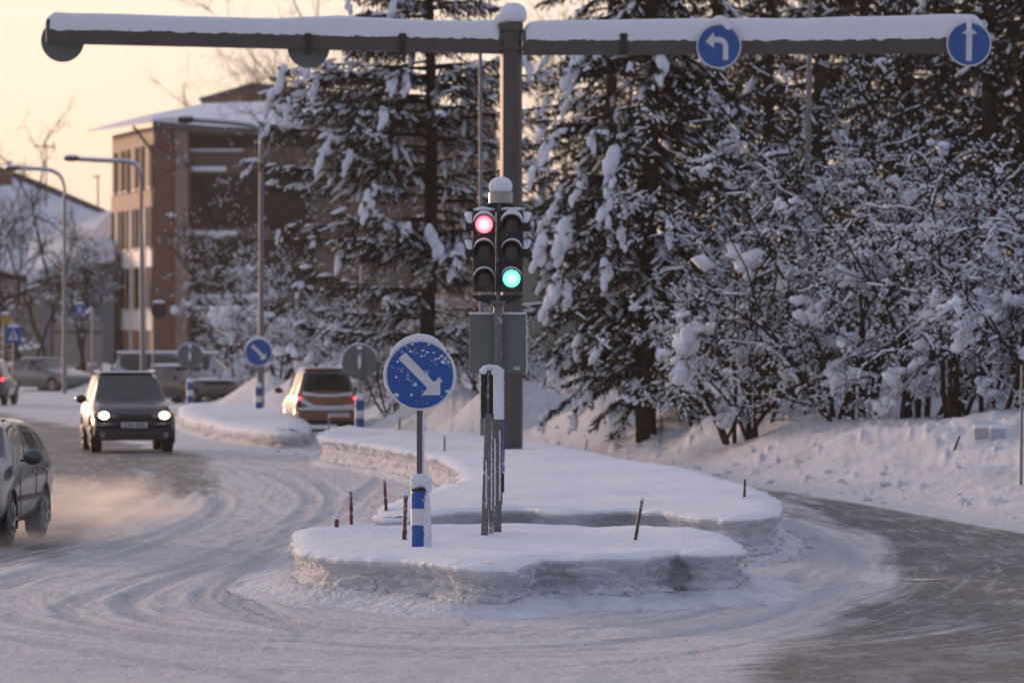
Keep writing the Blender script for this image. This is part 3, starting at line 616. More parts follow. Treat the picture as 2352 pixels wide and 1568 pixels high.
def lens(kind):
    if kind == 'red': col, e, st = (.5, .02, .02), (1., .07, .10), 5.5
    elif kind == 'green': col, e, st = (.02, .4, .2), (.08, 1., .45), 3.6
    else: return mat('lens_off', (.035, .022, .020), .3, coat=.4)
    nm = 'lens_' + kind
    if nm in MATS: return MATS[nm]
    m = mat(nm, col, .4); n = m.node_tree; b = n.nodes['Principled BSDF']; b.inputs['Emission Color'].default_value = (*e, 1)
    tc = n.nodes.new('ShaderNodeTexCoord'); sp = n.nodes.new('ShaderNodeSeparateXYZ'); n.links.new(tc.outputs['Object'], sp.inputs[0]); prev = None
    for ax in (0, 2):      # the rows and columns of light-emitting diodes
        a = n.nodes.new('ShaderNodeMath'); a.operation = 'MULTIPLY'; a.inputs[1].default_value = 2 * math.pi / .0135; n.links.new(sp.outputs[ax], a.inputs[0])
        c = n.nodes.new('ShaderNodeMath'); c.operation = 'COSINE'; n.links.new(a.outputs[0], c.inputs[0])
        d = n.nodes.new('ShaderNodeMath'); d.operation = 'MULTIPLY_ADD'; d.inputs[1].default_value = .28; d.inputs[2].default_value = .72; n.links.new(c.outputs[0], d.inputs[0])
        if prev is None: prev = d
        else:
            q = n.nodes.new('ShaderNodeMath'); q.operation = 'MULTIPLY'; n.links.new(prev.outputs[0], q.inputs[0]); n.links.new(d.outputs[0], q.inputs[1]); prev = q
    ln = n.nodes.new('ShaderNodeVectorMath'); ln.operation = 'LENGTH'; n.links.new(tc.outputs['Object'], ln.inputs[0])
    mr_ = n.nodes.new('ShaderNodeMapRange'); mr_.inputs[1].default_value = .0; mr_.inputs[2].default_value = .108; mr_.inputs[3].default_value = st * 3.0; mr_.inputs[4].default_value = st * .30
    n.links.new(ln.outputs['Value'], mr_.inputs[0]); q = n.nodes.new('ShaderNodeMath'); q.operation = 'MULTIPLY'; n.links.new(prev.outputs[0], q.inputs[0]); n.links.new(mr_.outputs[0], q.inputs[1])
    n.links.new(q.outputs[0], b.inputs['Emission Strength']); return m
def visor(mb, cx, cz, r, y0, length, drop=-50, seed=0, mn=.35):
    """open-bottomed tunnel hood, longest at the top"""
    n = 22; vs = []; fs = []
    for k in range(n + 1):
        a = R(drop + (180 - 2 * drop) * k / n); L_ = length * (mn + (1 - mn) * max(0, math.sin((a - R(drop)) / (math.pi - 2 * R(drop)) * math.pi)) ** .6)
        for rr, y in ((r, y0), (r * 1.0, y0 - L_), (r * 1.035, y0 - L_), (r * 1.035, y0)): vs.append((cx + rr * math.cos(a), y, cz + rr * math.sin(a)))
    for k in range(n):
        for q in range(4): fs.append((4 * k + q, 4 * k + (q + 1) % 4, 4 * k + 4 + (q + 1) % 4, 4 * k + 4 + q))
    return mb.add(vs, fs)
def visor_snow(mb, cx, cz, r, y0, length, a0, a1, th, seed):
    n = 16; vs = []; fs = []
    for k in range(n + 1):
        t = k / n; a = R(a0 + (a1 - a0) * t); tk = th * math.sin(math.pi * min(max(t, .03), .97)) ** .5 * (1 + .5 * float(fbm(t * 4, seed, 3, seed)))
        L_ = length * (.5 + .5 * math.sin(math.pi * t) ** .5)
        for rr, y in ((r, y0), (r, y0 - L_ * .98), (r + tk * .6, y0 - L_ - .006), (r + tk, y0 - L_ * .85), (r + tk * 1.05, y0 - L_ * .4), (r + tk * .8, y0)): vs.append((cx + rr * math.cos(a), y, cz + rr * math.sin(a)))
    for k in range(n):
        for q in range(6): fs.append((6 * k + q, 6 * k + (q + 1) % 6, 6 * k + 6 + (q + 1) % 6, 6 * k + 6 + q))
    fs += [tuple(range(6)), tuple(6 * n + q for q in range(5, -1, -1))]
    return mb.add(vs, fs)
def head(cx, states, rot=0., yoff=-.13, rows=(516, 576, 640), seed=0, wd=.125):
    hd = MB(); zs = [tlc(0, q)[1] for q in rows]; zt_ = zs[0] + .155; zb_ = zs[-1] - .15
    hd.box((-wd, 0, zb_), (wd, .14, zt_))
    for a, b_ in zip(zs[:-1], zs[1:]): hd.box((-wd - .003, -.004, (a + b_) / 2 - .004), (wd + .003, .0, (a + b_) / 2 + .004))
    e = hd.build('signal_head', BLACK, tl, bevel=.012); e.location = (cx, yoff, 0); e.rotation_euler = (0, 0, rot)
    for k, (z, st) in enumerate(zip(zs, states)):
        l_ = MB(); rr = .098; nn = 24; vs = [(0, -.016, 0)]
        for q in range(1, 5):
            for i in range(nn): a = 2 * math.pi * i / nn; vs.append((rr * q / 4 * math.cos(a), -.016 + .012 * (q / 4) ** 2, rr * q / 4 * math.sin(a)))
        fs = [(0, 1 + i, 1 + (i + 1) % nn) for i in range(nn)] + [(1 + (q - 1) * nn + i, 1 + q * nn + i, 1 + q * nn + (i + 1) % nn, 1 + (q - 1) * nn + (i + 1) % nn) for q in range(1, 4) for i in range(nn)]
        l_.add(vs, fs); lo = l_.build('lens', lens(st), e, smooth=True); lo.location = (0, -.004, z)
        v_ = MB(); visor(v_, 0, z, .108, -.001, .19 if seed < 2 else .085, -35, mn=.35 if seed < 2 else .8); v_.build('visor', BLACKC, e, smooth=True, ang=50)
        v_ = MB(); visor_snow(v_, 0, z, .1125, -.002, .185 if seed < 2 else .085, 12, 165, (.042, .026, .024)[k] * (1.15 if seed == 1 and k == 0 else 1), seed * 7 + k); v_.build('visor_snow', SNOW, e, smooth=True, ang=70)
    v_ = MB(); v_.tube([(-wd * .95 + i * wd * .475, .06, zt_ + .012 + .006 * ((i * 7 + seed) % 3)) for i in range(5)], [.012, .022, .026, .024, .012], 8); v_.build('top_snow', SNOW, e, smooth=True, ang=80)
    return e
xl = tlc(1112, 0)[0]; xr = tlc(1175, 0)[0]
head(xl, ('red', 'off', 'off'), 0, seed=0); head(xr, ('off', 'off', 'green'), 0, seed=1)
head(xl, ('off', 'off'), -math.pi / 2, .03, (518, 578), 2, .11).location = (xl - .130, .0, 0)
head(xr, ('off', 'off'), math.pi / 2, .03, (518, 578), 3, .11).location = (xr + .130, .0, 0)
m = MB()
m.prism([(-.30, .0), (-.24, -.06), (-.10, -.10), (.10, -.10), (.24, -.06), (.30, .0)], -.02, .1, (tlc(1143, 0)[0], tlc(0, 678)[1])); m.build('mounting_bracket', BLACKC, tl, bevel=.005); m = MB()
m.prism([(-.27, .0), (-.2, .05), (-.06, .09), (.06, .09), (.2, .05), (.27, .0)], -.02, .12, (tlc(1146, 0)[0], tlc(0, 485)[1])); m.build('mounting_bracket', BLACKC, tl, bevel=.005)
m = MB(); m.tube([(tlc(a, 0)[0], -.03 + (i % 2) * .05, tlc(0, b)[1]) for i, (a, b) in enumerate([(1118, 478), (1128, 471), (1142, 470), (1158, 470), (1172, 475), (1185, 480)])], .013, 8); m.build('cable', BLACKC, tl)
# button box strapped low on the pole
m = MB(); m.box((.055, -.05, tlc(0, 1083)[1]), (.075, .03, tlc(0, 962)[1])); bb = m.build('blue_sticker_plate', BLUE, tl)
m = MB(); m.box((.03, -.075, tlc(0, 1130)[1]), (.07, .02, tlc(0, 1086)[1])); m.cyl((.05, -.08, tlc(0, 1093)[1]), (.05, -.065, tlc(0, 1093)[1]), .011); m.build('button_box', BLACKC, tl, bevel=.004)
# ---- square board fixed to the same pole
sb = thing('square_sign_back', 'square grey-green back of a road sign behind the traffic light pole', 'road sign', (bT.x, YT, 0))
m = MB(); (xa, za), (xb, zb) = tlc(1078, 857), tlc(1209, 722); m.box((xa, .075, za + gT - .1), (xb, .1, zb + gT - .1)); m.build('plate', BACK, sb, bevel=.006)
m = MB(); m.box((xa, .05, zb + gT - .1), (tlc(1131, 0)[0], .11, zb + gT - .1 + .018)); m.box((tlc(1157, 0)[0], .05, zb + gT - .1), (xb, .11, zb + gT - .1 + .018))
rn = random.Random(5); zz = za
while zz < zb: q = rn.uniform(.006, .010); m.blob((xb + .002, .085, zz + gT - .1), q, .012, q * 1.3, int(zz * 777), .3, 6, 4); zz += q * 1.6
xx = xa
while xx < xb: q = rn.uniform(.008, .014); m.blob((xx, .08, zb + gT - .1 + .018), q, .02, q * .7, int(xx * 777) + 5, .3, 6, 4); xx += q * 1.5
m.build('edge_frost', FROST, sb)['kind'] = 'stuff'
m = MB(); m.box((tlc(1180, 0)[0], .070, tlc(0, 849)[1] + gT - .1), (tlc(1194, 0)[0], .0745, tlc(0, 842)[1] + gT - .1)); o = m.build('sticker', WHITE, sb)
m = MB()
for i in range(6): a = tlc(1182 + i * 1.8, 0)[0]; m.box((a, .068, tlc(0, 847)[1] + gT - .1), (a + .004, .0698, tlc(0, 844.5)[1] + gT - .1))
m.build('sticker_print', BLACKC, sb)
m = MB(); m.box((-.06, -.06, tlc(0, 835)[1] + gT - .1), (.06, .072, tlc(0, 832.5)[1] + gT - .1)); m.blob((0.01, -.065, tlc(0, 828)[1] + gT - .1), .035, .015, .02, 3); m.build('pole_strap', STEEL, sb)

# ------------------------------------------------------------------ marker sticks
RED = frosted('frosted_red_stick', (.12, .03, .025), .6, 0, .50, 30); GRY = frosted('frosted_grey_stick', (.07, .06, .06), .6, 0, .46, 30)
def stick(px, p0, p1, px1, g, lab, red=True, rad=.02, Y=None, top=None):
    b_ = G(px, p0, g) if Y is None else (on_terrain(px, p0) if Y == 'terrain' else P(px, p0, Y))
    if top is not None: b_.z = float(top(b_.x, b_.y))
    e = P(px1, p1, b_.y); t = thing('marker_stick', lab, 'marker stick', (b_.x, b_.y, b_.z - .05), 0, 'snow marker sticks')
    v = e - b_; n = max(3, int(v.length / .03)); rn = random.Random(int(px))
    m = MB(); m.tube([(v.x * i / n, 0, .0 + v.z * i / n + .05 * i / n) for i in range(n + 1)], [rad * (1 + .18 * rn.uniform(-1, 1)) for _ in range(n + 1)], 8); m.build('rod', RED if red else GRY, t, smooth=True, ang=80)
    m = MB(); m.blob((v.x, 0, v.z + .05), rad * 1.5, rad * 1.5, rad * 1.2, 3, .2, 8, 6)
    for i in range(0, n, 2): m.blob((v.x * i / n + rad * .85, -rad * .2, v.z * i / n + .04), rad * .4, rad * .6, .02, i, .3, 6, 4)
    m.build('frost', FROST, t, smooth=True, ang=80)
stick(774, 1217, 1188, 773, g1, 'short frosted stub stick at the left end of the nearest snow block', rad=.022)
stick(807, 1204, 1126, 806, g1, 'upright frosted stick behind the left end of the nearest snow block')
stick(887, 1166, 1102, 883, g2, 'reddish stick leaning left on the front left corner of the long island')
stick(928, 1241, 1134, 932, g1, 'tall reddish stick just left of the blue and white sleeve', rad=.022)
stick(1458, 1234, 1147, 1475, g1, 'dark stick leaning right on the right part of the nearest snow block', False, .017)
stick(1709, 1143, 1098, 1711, g2, 'lone dark stick at the right end of the long island', False, .017)
stick(1021, 1037, 1000, 1021, g2, 'small dark stick on the rear left of the long island near the sign post', False, .016)
stick(1345, 1030, 1008, 1349, g2, 'thin leaning twig stick right of the gantry post', False, .012)
stick(917, 980, 957, 918, .6, 'short thin stick behind the long island, left of the large blue sign', False, .021, Y=112)
stick(755, 985, 957, 755, g2, 'pale thin stick in front of the orange car', False, .014)
stick(2188, 1036, 998, 2205, .5, 'slanting stick on the right roadside bank beside two snow-capped blocks', False, .022, Y='terrain')
# ------------------------------------------------------------------ smaller arrow signs with sleeves further back
def small_sign(px, pyc, pyb, g, lab, rpx, front=True, pos=None, fadeblue=BLUEF):
    b_ = G(px, pyb, g); s = S(b_.y); t = thing('keep_right_sign' if front else 'round_sign', lab, 'road sign', (b_.x, b_.y, g - .1))
    z = lambda q: HC + (H0 - q) / s - g + .1
    cz = z(pyc); r = rpx / s
    m = MB(); m.cyl((0, .03, 0), (0, .03, cz + r * .7), .03, n=12); m.build('post', STEEL, t, smooth=True)
    m = MB(); disc(m, 0, cz, r, -.025, -.002); m.build('plate', BACK, t) if front else None
    if front:
        m = MB(); disc(m, 0, cz, r * .94, -.031, -.0255); m.build('face', fadeblue, t)
        m = MB(); ring(m, 0, cz, r * .935, r, -.034, -.0255); m.build('border', WHITE, t)
        m = MB(); m.prism(ARW_DR, -.034, -.0315, (0, cz), r * .9); m.build('arrow', WHITE, t)
        m = MB(); snow_arc(m, 0, cz, r * .98, -.05, .04, 10, 172, .06, 3); m.build('rim_snow', SNOWF, t, smooth=True, ang=80)
    else:
        m = MB(); disc(m, 0, cz, r, .062, .085); m.build('plate', BACK if front == 0 else BACK, t)
        m = MB(); m.box((-.05, .0, cz - r * .75), (.05, .02, cz + r * .75)); m.build('bracket', STEEL, t)
        m = MB(); m.blob((0, -.02, cz), .035, .03, r * .35, 3, .2); m.blob((0, -.02, cz + r * .8), .06, .03, .04, 4); snow_arc(m, 0, cz, r * .99, .05, .1, 0, 180, .022, 5); m.build('frost', SNOWF, t, smooth=True, ang=80)
    br = .095; hs = .55
    for nm, a, b2, mt in (('blue_band', 0.02, .26, BLUEF), ('white_band', .26, .42, WHITE), ('blue_band', .42, .62, BLUEF)):
        m = MB(); m.cyl((0, 0, a), (0, 0, b2), br, n=18); m.build(nm, mt, t, smooth=True)
    m = MB(); m.blob((0, 0, .67), .09, .09, .09, 3, .15, 12, 8); m.build('sleeve_cap_snow', SNOWF, t, smooth=True, ang=80)
    return t
small_sign(594, 809, 938, g3 + .02, 'small round blue arrow sign on the far snow mound, left of the orange car', 32)
small_sign(826, 831, 978, g2, 'plain grey-green round sign back on a blue and white sleeve, right of the orange car', 41, False)
small_sign(436, 818, 922, g3, 'dark round sign back with pale rim directly behind the dark purple car', 30, False)
# ------------------------------------------------------------------ vegetation
BARK = mat('bark', (.040, .029, .024), .9, spec=.05, var=.3, vscale=6)
BARKG = mat('bark_birch', (.22, .20, .19), .8, var=.35, vscale=5)
TWIG = mat('twig', (.026, .018, .015), .9, spec=.05, var=.2, vscale=2)
NEEDLE = mat('spruce_needles', (.022, .021, .014), .8, spec=.05, var=.35, vscale=1.5)
def tubes(P0, P1, R0, R1, n=3):
    P0 = np.asarray(P0, float); P1 = np.asarray(P1, float); d = P1 - P0; L = np.linalg.norm(d, axis=1, keepdims=True) + 1e-9; d = d / L
    ref = np.where(np.abs(d[:, 2:3]) > .9, np.array([[1., 0, 0]]), np.array([[0, 0, 1.]])); a = np.cross(d, ref); a /= np.linalg.norm(a, axis=1, keepdims=True) + 1e-9; b = np.cross(d, a)
    N = len(P0); V = np.empty((N, 2, n, 3))
    for k in range(n):
        t = 2 * math.pi * k / n + .5; c = a * math.cos(t) + b * math.sin(t); V[:, 0, k] = P0 + c * np.asarray(R0)[:, None]; V[:, 1, k] = P1 + c * np.asarray(R1)[:, None]
    base = (np.arange(N) * 2 * n)[:, None]
    f = np.concatenate([np.stack([base[:, 0] + k, base[:, 0] + (k + 1) % n, base[:, 0] + n + (k + 1) % n, base[:, 0] + n + k], 1) for k in range(n)])
    return V.reshape(-1, 3), f
_ico = {}
def ico(sub):
    if sub not in _ico:
        b = bmesh.new(); bmesh.ops.create_icosphere(b, subdivisions=sub, radius=1.); _ico[sub] = (np.array([v.co[:] for v in b.verts]), np.array([[v.index for v in f.verts] for f in b.faces])); b.free()
    return _ico[sub]
def blobs(Cn, Rr, rs, sub=1, amp=.2, axis=None):
    """many snow lumps: centre (N,3), radii (N,3); axis: direction that the local x follows"""
    T, Fc = ico(sub); N = len(Cn); Cn = np.asarray(Cn); Rr = np.asarray(Rr); ph = rs.rand(N, 6) * 6.28
    d = 1 + amp * (np.sin(T[None, :, 0] * 3.1 + ph[:, 0:1]) * np.sin(T[None, :, 1] * 2.7 + ph[:, 1:2]) + .6 * np.sin(T[None, :, 2] * 5.3 + ph[:, 2:3] + T[None, :, 0] * 4) * np.sin(T[None, :, 1] * 6 + ph[:, 3:4]))
    V = T[None] * d[:, :, None] * Rr[:, None, :]
    if axis is not None:
        ax = axis / (np.linalg.norm(axis, axis=1, keepdims=True) + 1e-9); ref = np.tile([[0, 0, 1.]], (N, 1)); ref[np.abs(ax[:, 2]) > .95] = [0, 1, 0]
        ay = np.cross(ref, ax); ay /= np.linalg.norm(ay, axis=1, keepdims=True) + 1e-9; az = np.cross(ax, ay)
        V = V[:, :, 0:1] * ax[:, None] + V[:, :, 1:2] * ay[:, None] + V[:, :, 2:3] * az[:, None]
    V = V + Cn[:, None]
    return V.reshape(-1, 3), (Fc[None] + (np.arange(N) * len(T))[:, None, None]).reshape(-1, 3)
def to_tri(f): return f if f.shape[1] == 3 else np.concatenate([f[:, [0, 1, 2]], f[:, [0, 2, 3]]])
def join(parts):
    vs = []; fs = []; o = 0
    for v, f in parts:
        if len(v) == 0: continue
        vs.append(v); fs.append(to_tri(f) + o); o += len(v)
    return np.concatenate(vs), np.concatenate(fs)
def spikes(p, d, w_, rs):
    """thin triangles from p along d: needles and tiny twigs"""
    N = len(p); r = rs.randn(N, 3); a = np.cross(d, r); a /= np.linalg.norm(a, axis=1, keepdims=True) + 1e-9
    V = np.stack([p - a * w_[:, None], p + a * w_[:, None], p + d], 1); return V.reshape(-1, 3), np.arange(3 * N).reshape(N, 3)

def spruce_mesh(H, Rf, zlow, seed, dens=1., snow=1., droop=.35, detail=1., step=.22, sparse=0., paws=(), heavy=.10):
    rs = np.random.RandomState(seed); wood = []; ndl = []; sn = []
    zz = np.linspace(0, H, 24); tr = .17 * (H / 14) * (1 - zz / H) ** .8 + .02; tp = np.stack([.06 * np.sin(zz * .5 + seed), .06 * np.cos(zz * .4), zz], 1)
    trunk = tubes(tp[:-1], tp[1:], tr[:-1], tr[1:], 8)
    z = zlow; B = []
    while z < H - .3:
        k = rs.randint(3, 6)
        for i in range(k):
            if rs.rand() < sparse: continue
            B.append((z + rs.rand() * step, rs.rand() * 6.283, Rf(z) * rs.uniform(.55, 1.1), None))
        z += step * rs.uniform(.8, 1.6)
    for (px_, py_, pz_, pl_) in paws: B.append((pz_ + .1, math.atan2(py_, px_), math.hypot(px_, py_) * 1.05, pl_))
    for z0, az, L, pl in B:
        if L < .12: continue
        n = max(4, int(L / .25)); t = np.linspace(0, 1, n + 1); up = rs.uniform(-.05, .25); dr = droop * rs.uniform(.6, 1.4)
        if pl is not None: up = .1; dr = .15
        curve = rs.uniform(-.3, .3); ang = az + curve * t; r = L * t
        pt = np.stack([np.cos(ang) * r, np.sin(ang) * r, z0 + L * (up * t - dr * t ** 2 + .12 * t ** 4)], 1); rad = .035 * (L / 3 + .2) * (1 - .85 * t) + .004
        wood.append(tubes(pt[:-1], pt[1:], rad[:-1], rad[1:], 4))
        # side twigs
        m_ = int(L / (.075 / dens)) ; tt = rs.uniform(.12, 1, m_); q = np.stack([np.interp(tt, t, pt[:, c]) for c in range(3)], 1)
        sd_ = np.where(rs.rand(m_) < .5, 1, -1) * rs.uniform(.5, 1.3, m_); da = az + sd_; l = (.28 * L * (1 - tt) + .16) * rs.uniform(.5, 1.2, m_)
        hang = rs.uniform(.15, 1.1, m_); dv = np.stack([np.cos(da), np.sin(da), -hang], 1); dv /= np.linalg.norm(dv, axis=1, keepdims=True)
        e = q + dv * l[:, None]; wood.append(tubes(q, e, np.full(m_, .007), np.full(m_, .003), 3))
        nn = max(3, int(7 * detail)); s_ = rs.rand(m_, nn); c = (q[:, None] + (e - q)[:, None] * s_[:, :, None]).reshape(-1, 3)
        dd_ = np.repeat(dv, nn, 0) * .5 + rs.randn(m_ * nn, 3) * .45; dd_[:, 2] -= .35; dd_ /= np.linalg.norm(dd_, axis=1, keepdims=True)
        ndl.append(spikes(c, dd_ * (rs.uniform(.07, .16, m_ * nn) / detail ** .3)[:, None], rs.uniform(.012, .024, m_ * nn) / detail ** .3, rs))
        # snow lying on the bough: lumps on its axis, thin bodies on the twigs
        if snow:
            k = rs.rand(m_) < .42 * snow; mid = q[k] + (e[k] - q[k]) * .4; lens_ = l[k] * .5
            R_ = np.stack([lens_ * rs.uniform(.6, 1, k.sum()), rs.uniform(.02, .05, k.sum()) + lens_ * .08, rs.uniform(.015, .035, k.sum())], 1)
            mid[:, 2] += .02; sn.append(blobs(mid, R_, rs, 1, .25, e[k] - q[k]))
            nk = int(L * 3.2 * snow); tk = rs.uniform(.25, 1.0, nk); c = np.stack([np.interp(tk, t, pt[:, j]) for j in range(3)], 1); ax = np.repeat([[math.cos(az), math.sin(az), -dr * 1.6]], nk, 0) + rs.randn(nk, 3) * .12
            sz = rs.uniform(.5, 1.2, nk) * (.6 + .5 * tk); R_ = np.stack([.20 * sz, .085 * sz, .05 * sz], 1); c[:, 2] += .035; sn.append(blobs(c, R_, rs, 1, .3, ax))
            if pl is not None or rs.rand() < heavy:
                pl2 = pl or rs.uniform(.25, .55); c = pt[-1] * .97; dz = np.array([[math.cos(az) * .35, math.sin(az) * .35, -1.]])
                for kk in range(4):
                    cc_ = c + dz[0] * pl2 * (.25 * kk - .1) + np.array([rs.randn() * .05, rs.randn() * .05, .04]); rr_ = pl2 * (.36 - .05 * kk) * rs.uniform(.8, 1.1)
                    sn.append(blobs(cc_[None], np.array([[rr_ * 1.25, rr_ * .62, rr_ * .60]]), rs, 2, .13, dz))
    return trunk, join(wood), join(ndl), join(sn) if sn else None
def place_tree(name, label, cat, loc, parts, group=None, rz=0., bark=None, leaf='needles'):
    t = thing(name, label, cat, loc, rz, group); tk, wd, nd, sn = parts
    put('trunk', mesh_np('trunk', *tk), bark or BARK, t)
    if nd is not None:
        cr_ = put('crown', mesh_np('crown', *nd), NEEDLE, t, False); put('branches', mesh_np('branches', *wd), TWIG, cr_, False)
        if sn is not None: put('snow_load', mesh_np('snow_load', *sn), SNOWF, cr_)
    else:
        cr_ = put('crown', mesh_np('crown', *wd), TWIG, t, False)
        if sn is not None: put('snow_load', mesh_np('snow_load', *sn), SNOWF, cr_)
    return t

def shrub_mesh(H, spread, stems, seed, levels=4, arch=.5, snow=1., fine=1., thick=.05, twl=.28, lumps=30, upright=0.):
    rs = np.random.RandomState(seed); segs = []; sn = []; trunk = []
    pos = rs.randn(stems, 3) * [spread * .12, spread * .12, 0]; az = rs.rand(stems) * 6.283; el = rs.uniform(.1, .55, stems) * (1 - upright)
    dirs = np.stack([np.cos(az) * np.sin(el), np.sin(az) * np.sin(el), np.cos(el)], 1); Ls = H * rs.uniform(.6, 1.0, stems); rad = thick * rs.uniform(.6, 1.2, stems); ends = []
    for lv in range(levels):
        n = 7 if lv < 2 else 4; p = pos.copy(); d = dirs.copy(); pts = [p.copy()]; sl = Ls / n
        for i in range(n):
            d = d + rs.randn(*d.shape) * (.13 + .05 * lv); hz = np.hypot(d[:, 0], d[:, 1])
            d[:, 2] -= arch * (.10 + .12 * lv) * (i / n + .3) * (.4 + hz) - upright * .08; d /= np.linalg.norm(d, axis=1, keepdims=True)
            q = p + d * sl[:, None]; q[:, 2] = np.maximum(q[:, 2], .05); r0 = rad * (1 - .75 * i / n); r1 = rad * (1 - .75 * (i + 1) / n)
            seg = tubes(p, q, r0, r1, 5 if lv == 0 else 3); (trunk if lv == 0 else segs).append(seg)
            if snow and lv > 0:
                flat = 1 - np.abs(d[:, 2]); cl = np.sin(p[:, 0] * 2.1 + seed) * np.sin(p[:, 1] * 1.7) * np.sin(p[:, 2] * 2.3 + seed * .7); k = (rs.rand(len(p)) < (.32 + .62 * cl) * snow * np.interp(p[:, 2], [1.2, 3.2, 5.5], [1.05, .85, .28])) & (flat > .2); w_ = np.maximum(r0, .006) * 1.1 + rs.uniform(.002, .015, len(p)) * (1.5 if lv == levels - 1 else 1.0)
                o = np.zeros((k.sum(), 3)); o[:, 2] = (r0[k] + w_[k] * .7); sn.append(tubes(p[k] + o, q[k] + o, w_[k], w_[k] * rs.uniform(.5, 1.1, k.sum()), 4))
            pts.append(q.copy()); p = q
        pts = np.stack(pts, 1); ends.append(pts)
        if lv == levels - 1: break
        nch = [7, 6, 5, 4, 3][lv] * fine; nch = max(2, int(nch)); M_ = len(pos); ts = rs.uniform(.25 if lv else .18, 1, (M_, nch)) * n; i0 = np.minimum(ts.astype(int), n - 1); fr = ts - i0
        a = pts[np.arange(M_)[:, None], i0]; b = pts[np.arange(M_)[:, None], i0 + 1]; npos = (a + (b - a) * fr[:, :, None]).reshape(-1, 3)
        pd = (b - a).reshape(-1, 3); pd /= np.linalg.norm(pd, axis=1, keepdims=True) + 1e-9
        nd_ = pd * .75 + rs.randn(len(pd), 3) * .55; nd_[:, 2] += .15 * (1 - arch) + .25 * upright; nd_ /= np.linalg.norm(nd_, axis=1, keepdims=True)
        Ls = np.repeat(Ls, nch) * rs.uniform(.28, .55, len(npos)); Ls = np.maximum(Ls, twl * .5); rad = np.maximum(np.repeat(rad, nch) * .45, .0035); pos, dirs = npos, nd_
    tips = ends[-1].reshape(-1, 3)
    if lumps and snow:
        c = tips[rs.randint(0, len(tips), lumps)]; s_ = np.minimum(rs.gamma(2., .055, lumps) + .04, np.where(c[:, 2] < 3.2, .24, .12)); K_ = 9
        cc = (c[:, None] + rs.randn(lumps, K_, 3) * s_[:, None, None] * [.95, .95, .55]).reshape(-1, 3); sz = np.repeat(s_, K_) * rs.uniform(.25, .75, lumps * K_)
        sn.append(blobs(cc, np.stack([sz * 1.5, sz, sz * .75], 1), rs, 1, .4, rs.randn(lumps * K_, 3) * [1, 1, .6]))
    return join(trunk), join(segs), None, (join(sn) if sn else None)

def px_paws(base, lst):
    """snow-loaded bough tips given by photo column, row and depth offset towards the viewer"""
    out = []
    for px, py_, dy, ln in lst: p = P(px, py_, base.y - dy); out.append((p.x - base.x, -dy, p.z - base.z, ln))
    return out
def gp_(px, Y):
    x = (px - 1176) / F * Y; return Vector((x, Y, gz(x, Y) - .1))
# the broad conifer left of the gantry post
b_ = gp_(985, 128)
pw = px_paws(b_, [(655, 190, 1.2, .62), (708, 385, 1.6, .50), (762, 345, 1.8, .52), (872, 275, 2., .45), (925, 185, 1.8, .5), (897, 195, 1.9, .42), (842, 285, 1.9, .34), (612, 320, 1., .3), (700, 165, 1.2, .4), (985, 560, 2., .6), (1050, 600, 1.8, .5), (960, 600, 2.2, .45), (1010, 640, 2.4, .4), (640, 570, 1.4, .25), (1240, 160, .8, .45), (575, 410, .6, .3), (655, 265, 1.4, .4), (860, 20, 1.5, .4), (790, 10, 1., .35)])
def Rpine(z):
    return float(np.interp(z, [1, 4, 6.2, 8, 10, 12, 14.6], [3.0, 3.9, 4.1, 3.4, 2.5, 2.2, .2]))
place_tree('spruce_tree', 'broad see-through conifer with tiers of snowy boughs, left of the gantry post', 'tree', b_, spruce_mesh(14.8, Rpine, 1.3, 11, 1.6, .62, .16, 1.3, .27, .10, pw, .16))
# the drooping spruce right of the post
b_ = gp_(1490, 112)
pw = px_paws(b_, [(1335, 150, 1.2, .75), (1350, 385, 1.5, .62), (1300, 560, 1.6, .75), (1280, 590, 1.7, .6), (1330, 700, 1.8, .4), (1265, 730, 1.4, .45), (1530, 150, 1.6, .4), (1520, 185, 1.7, .3), (1270, 300, 1., .4), (1430, 330, 1.9, .35), (1660, 250, .8, .25), (1400, 640, 2.0, .5), (1450, 560, 2., .4), (1560, 690, 1.8, .35), (1300, 480, 1.5, .4), (1360, 455, 1.7, .4), (1225, 420, .8, .35)])
def Rsp(z): return float(np.interp(z, [1, 3, 6, 9, 13, 16.5], [2.0, 2.5, 2.45, 2.0, 1.7, .15]))
place_tree('spruce_tree', 'dense drooping spruce with long snow paws, right of the gantry post', 'tree', b_, spruce_mesh(16.5, Rsp, .9, 23, 1.9, .50, .62, 1.4, .20, .0, pw, .30))
# dark spruces of the wood behind: three shapes, copied
WG = 'dark spruces of the wood behind the frosted shrubs'
protoA = spruce_mesh(19, lambda z: float(np.interp(z, [0, 5, 12, 19], [3.0, 2.9, 2.0, .1])), .8, 31, 1.4, .14, .5, .8, .24, .0)
protoB = spruce_mesh(17, lambda z: float(np.interp(z, [0, 4, 10, 17], [2.6, 2.7, 1.9, .1])), .6, 37, 1.4, .14, .55, .8, .24, .0)
wood = [(1655, 140, 'A', 'tall dark spruce rising just right of the drooping spruce, behind the shrubs'), (1880, 136, 'B', 'dark spruce behind the slanting grey lamp mast'), (2085, 142, 'A', 'dark spruce between the lamp mast and the straight-ahead arrow sign'),
        (2275, 128, 'B', 'dark spruce whose crown stands directly behind the straight-ahead arrow sign'), (2430, 120, 'A', 'darkest spruce at the right edge of the photo'), (1400, 150, 'B', 'spruce behind the drooping spruce, showing between it and the post'),
        (1770, 152, 'B', 'farther spruce behind the left-turn arrow sign\'s shrubs'), (2180, 150, 'A', 'farther spruce seen through gaps left of the straight-ahead arrow sign'), (1985, 156, 'A', 'farthest spruce right of the lamp mast'), (2360, 146, 'B', 'farther dark spruce in the top right corner')]
first = {}
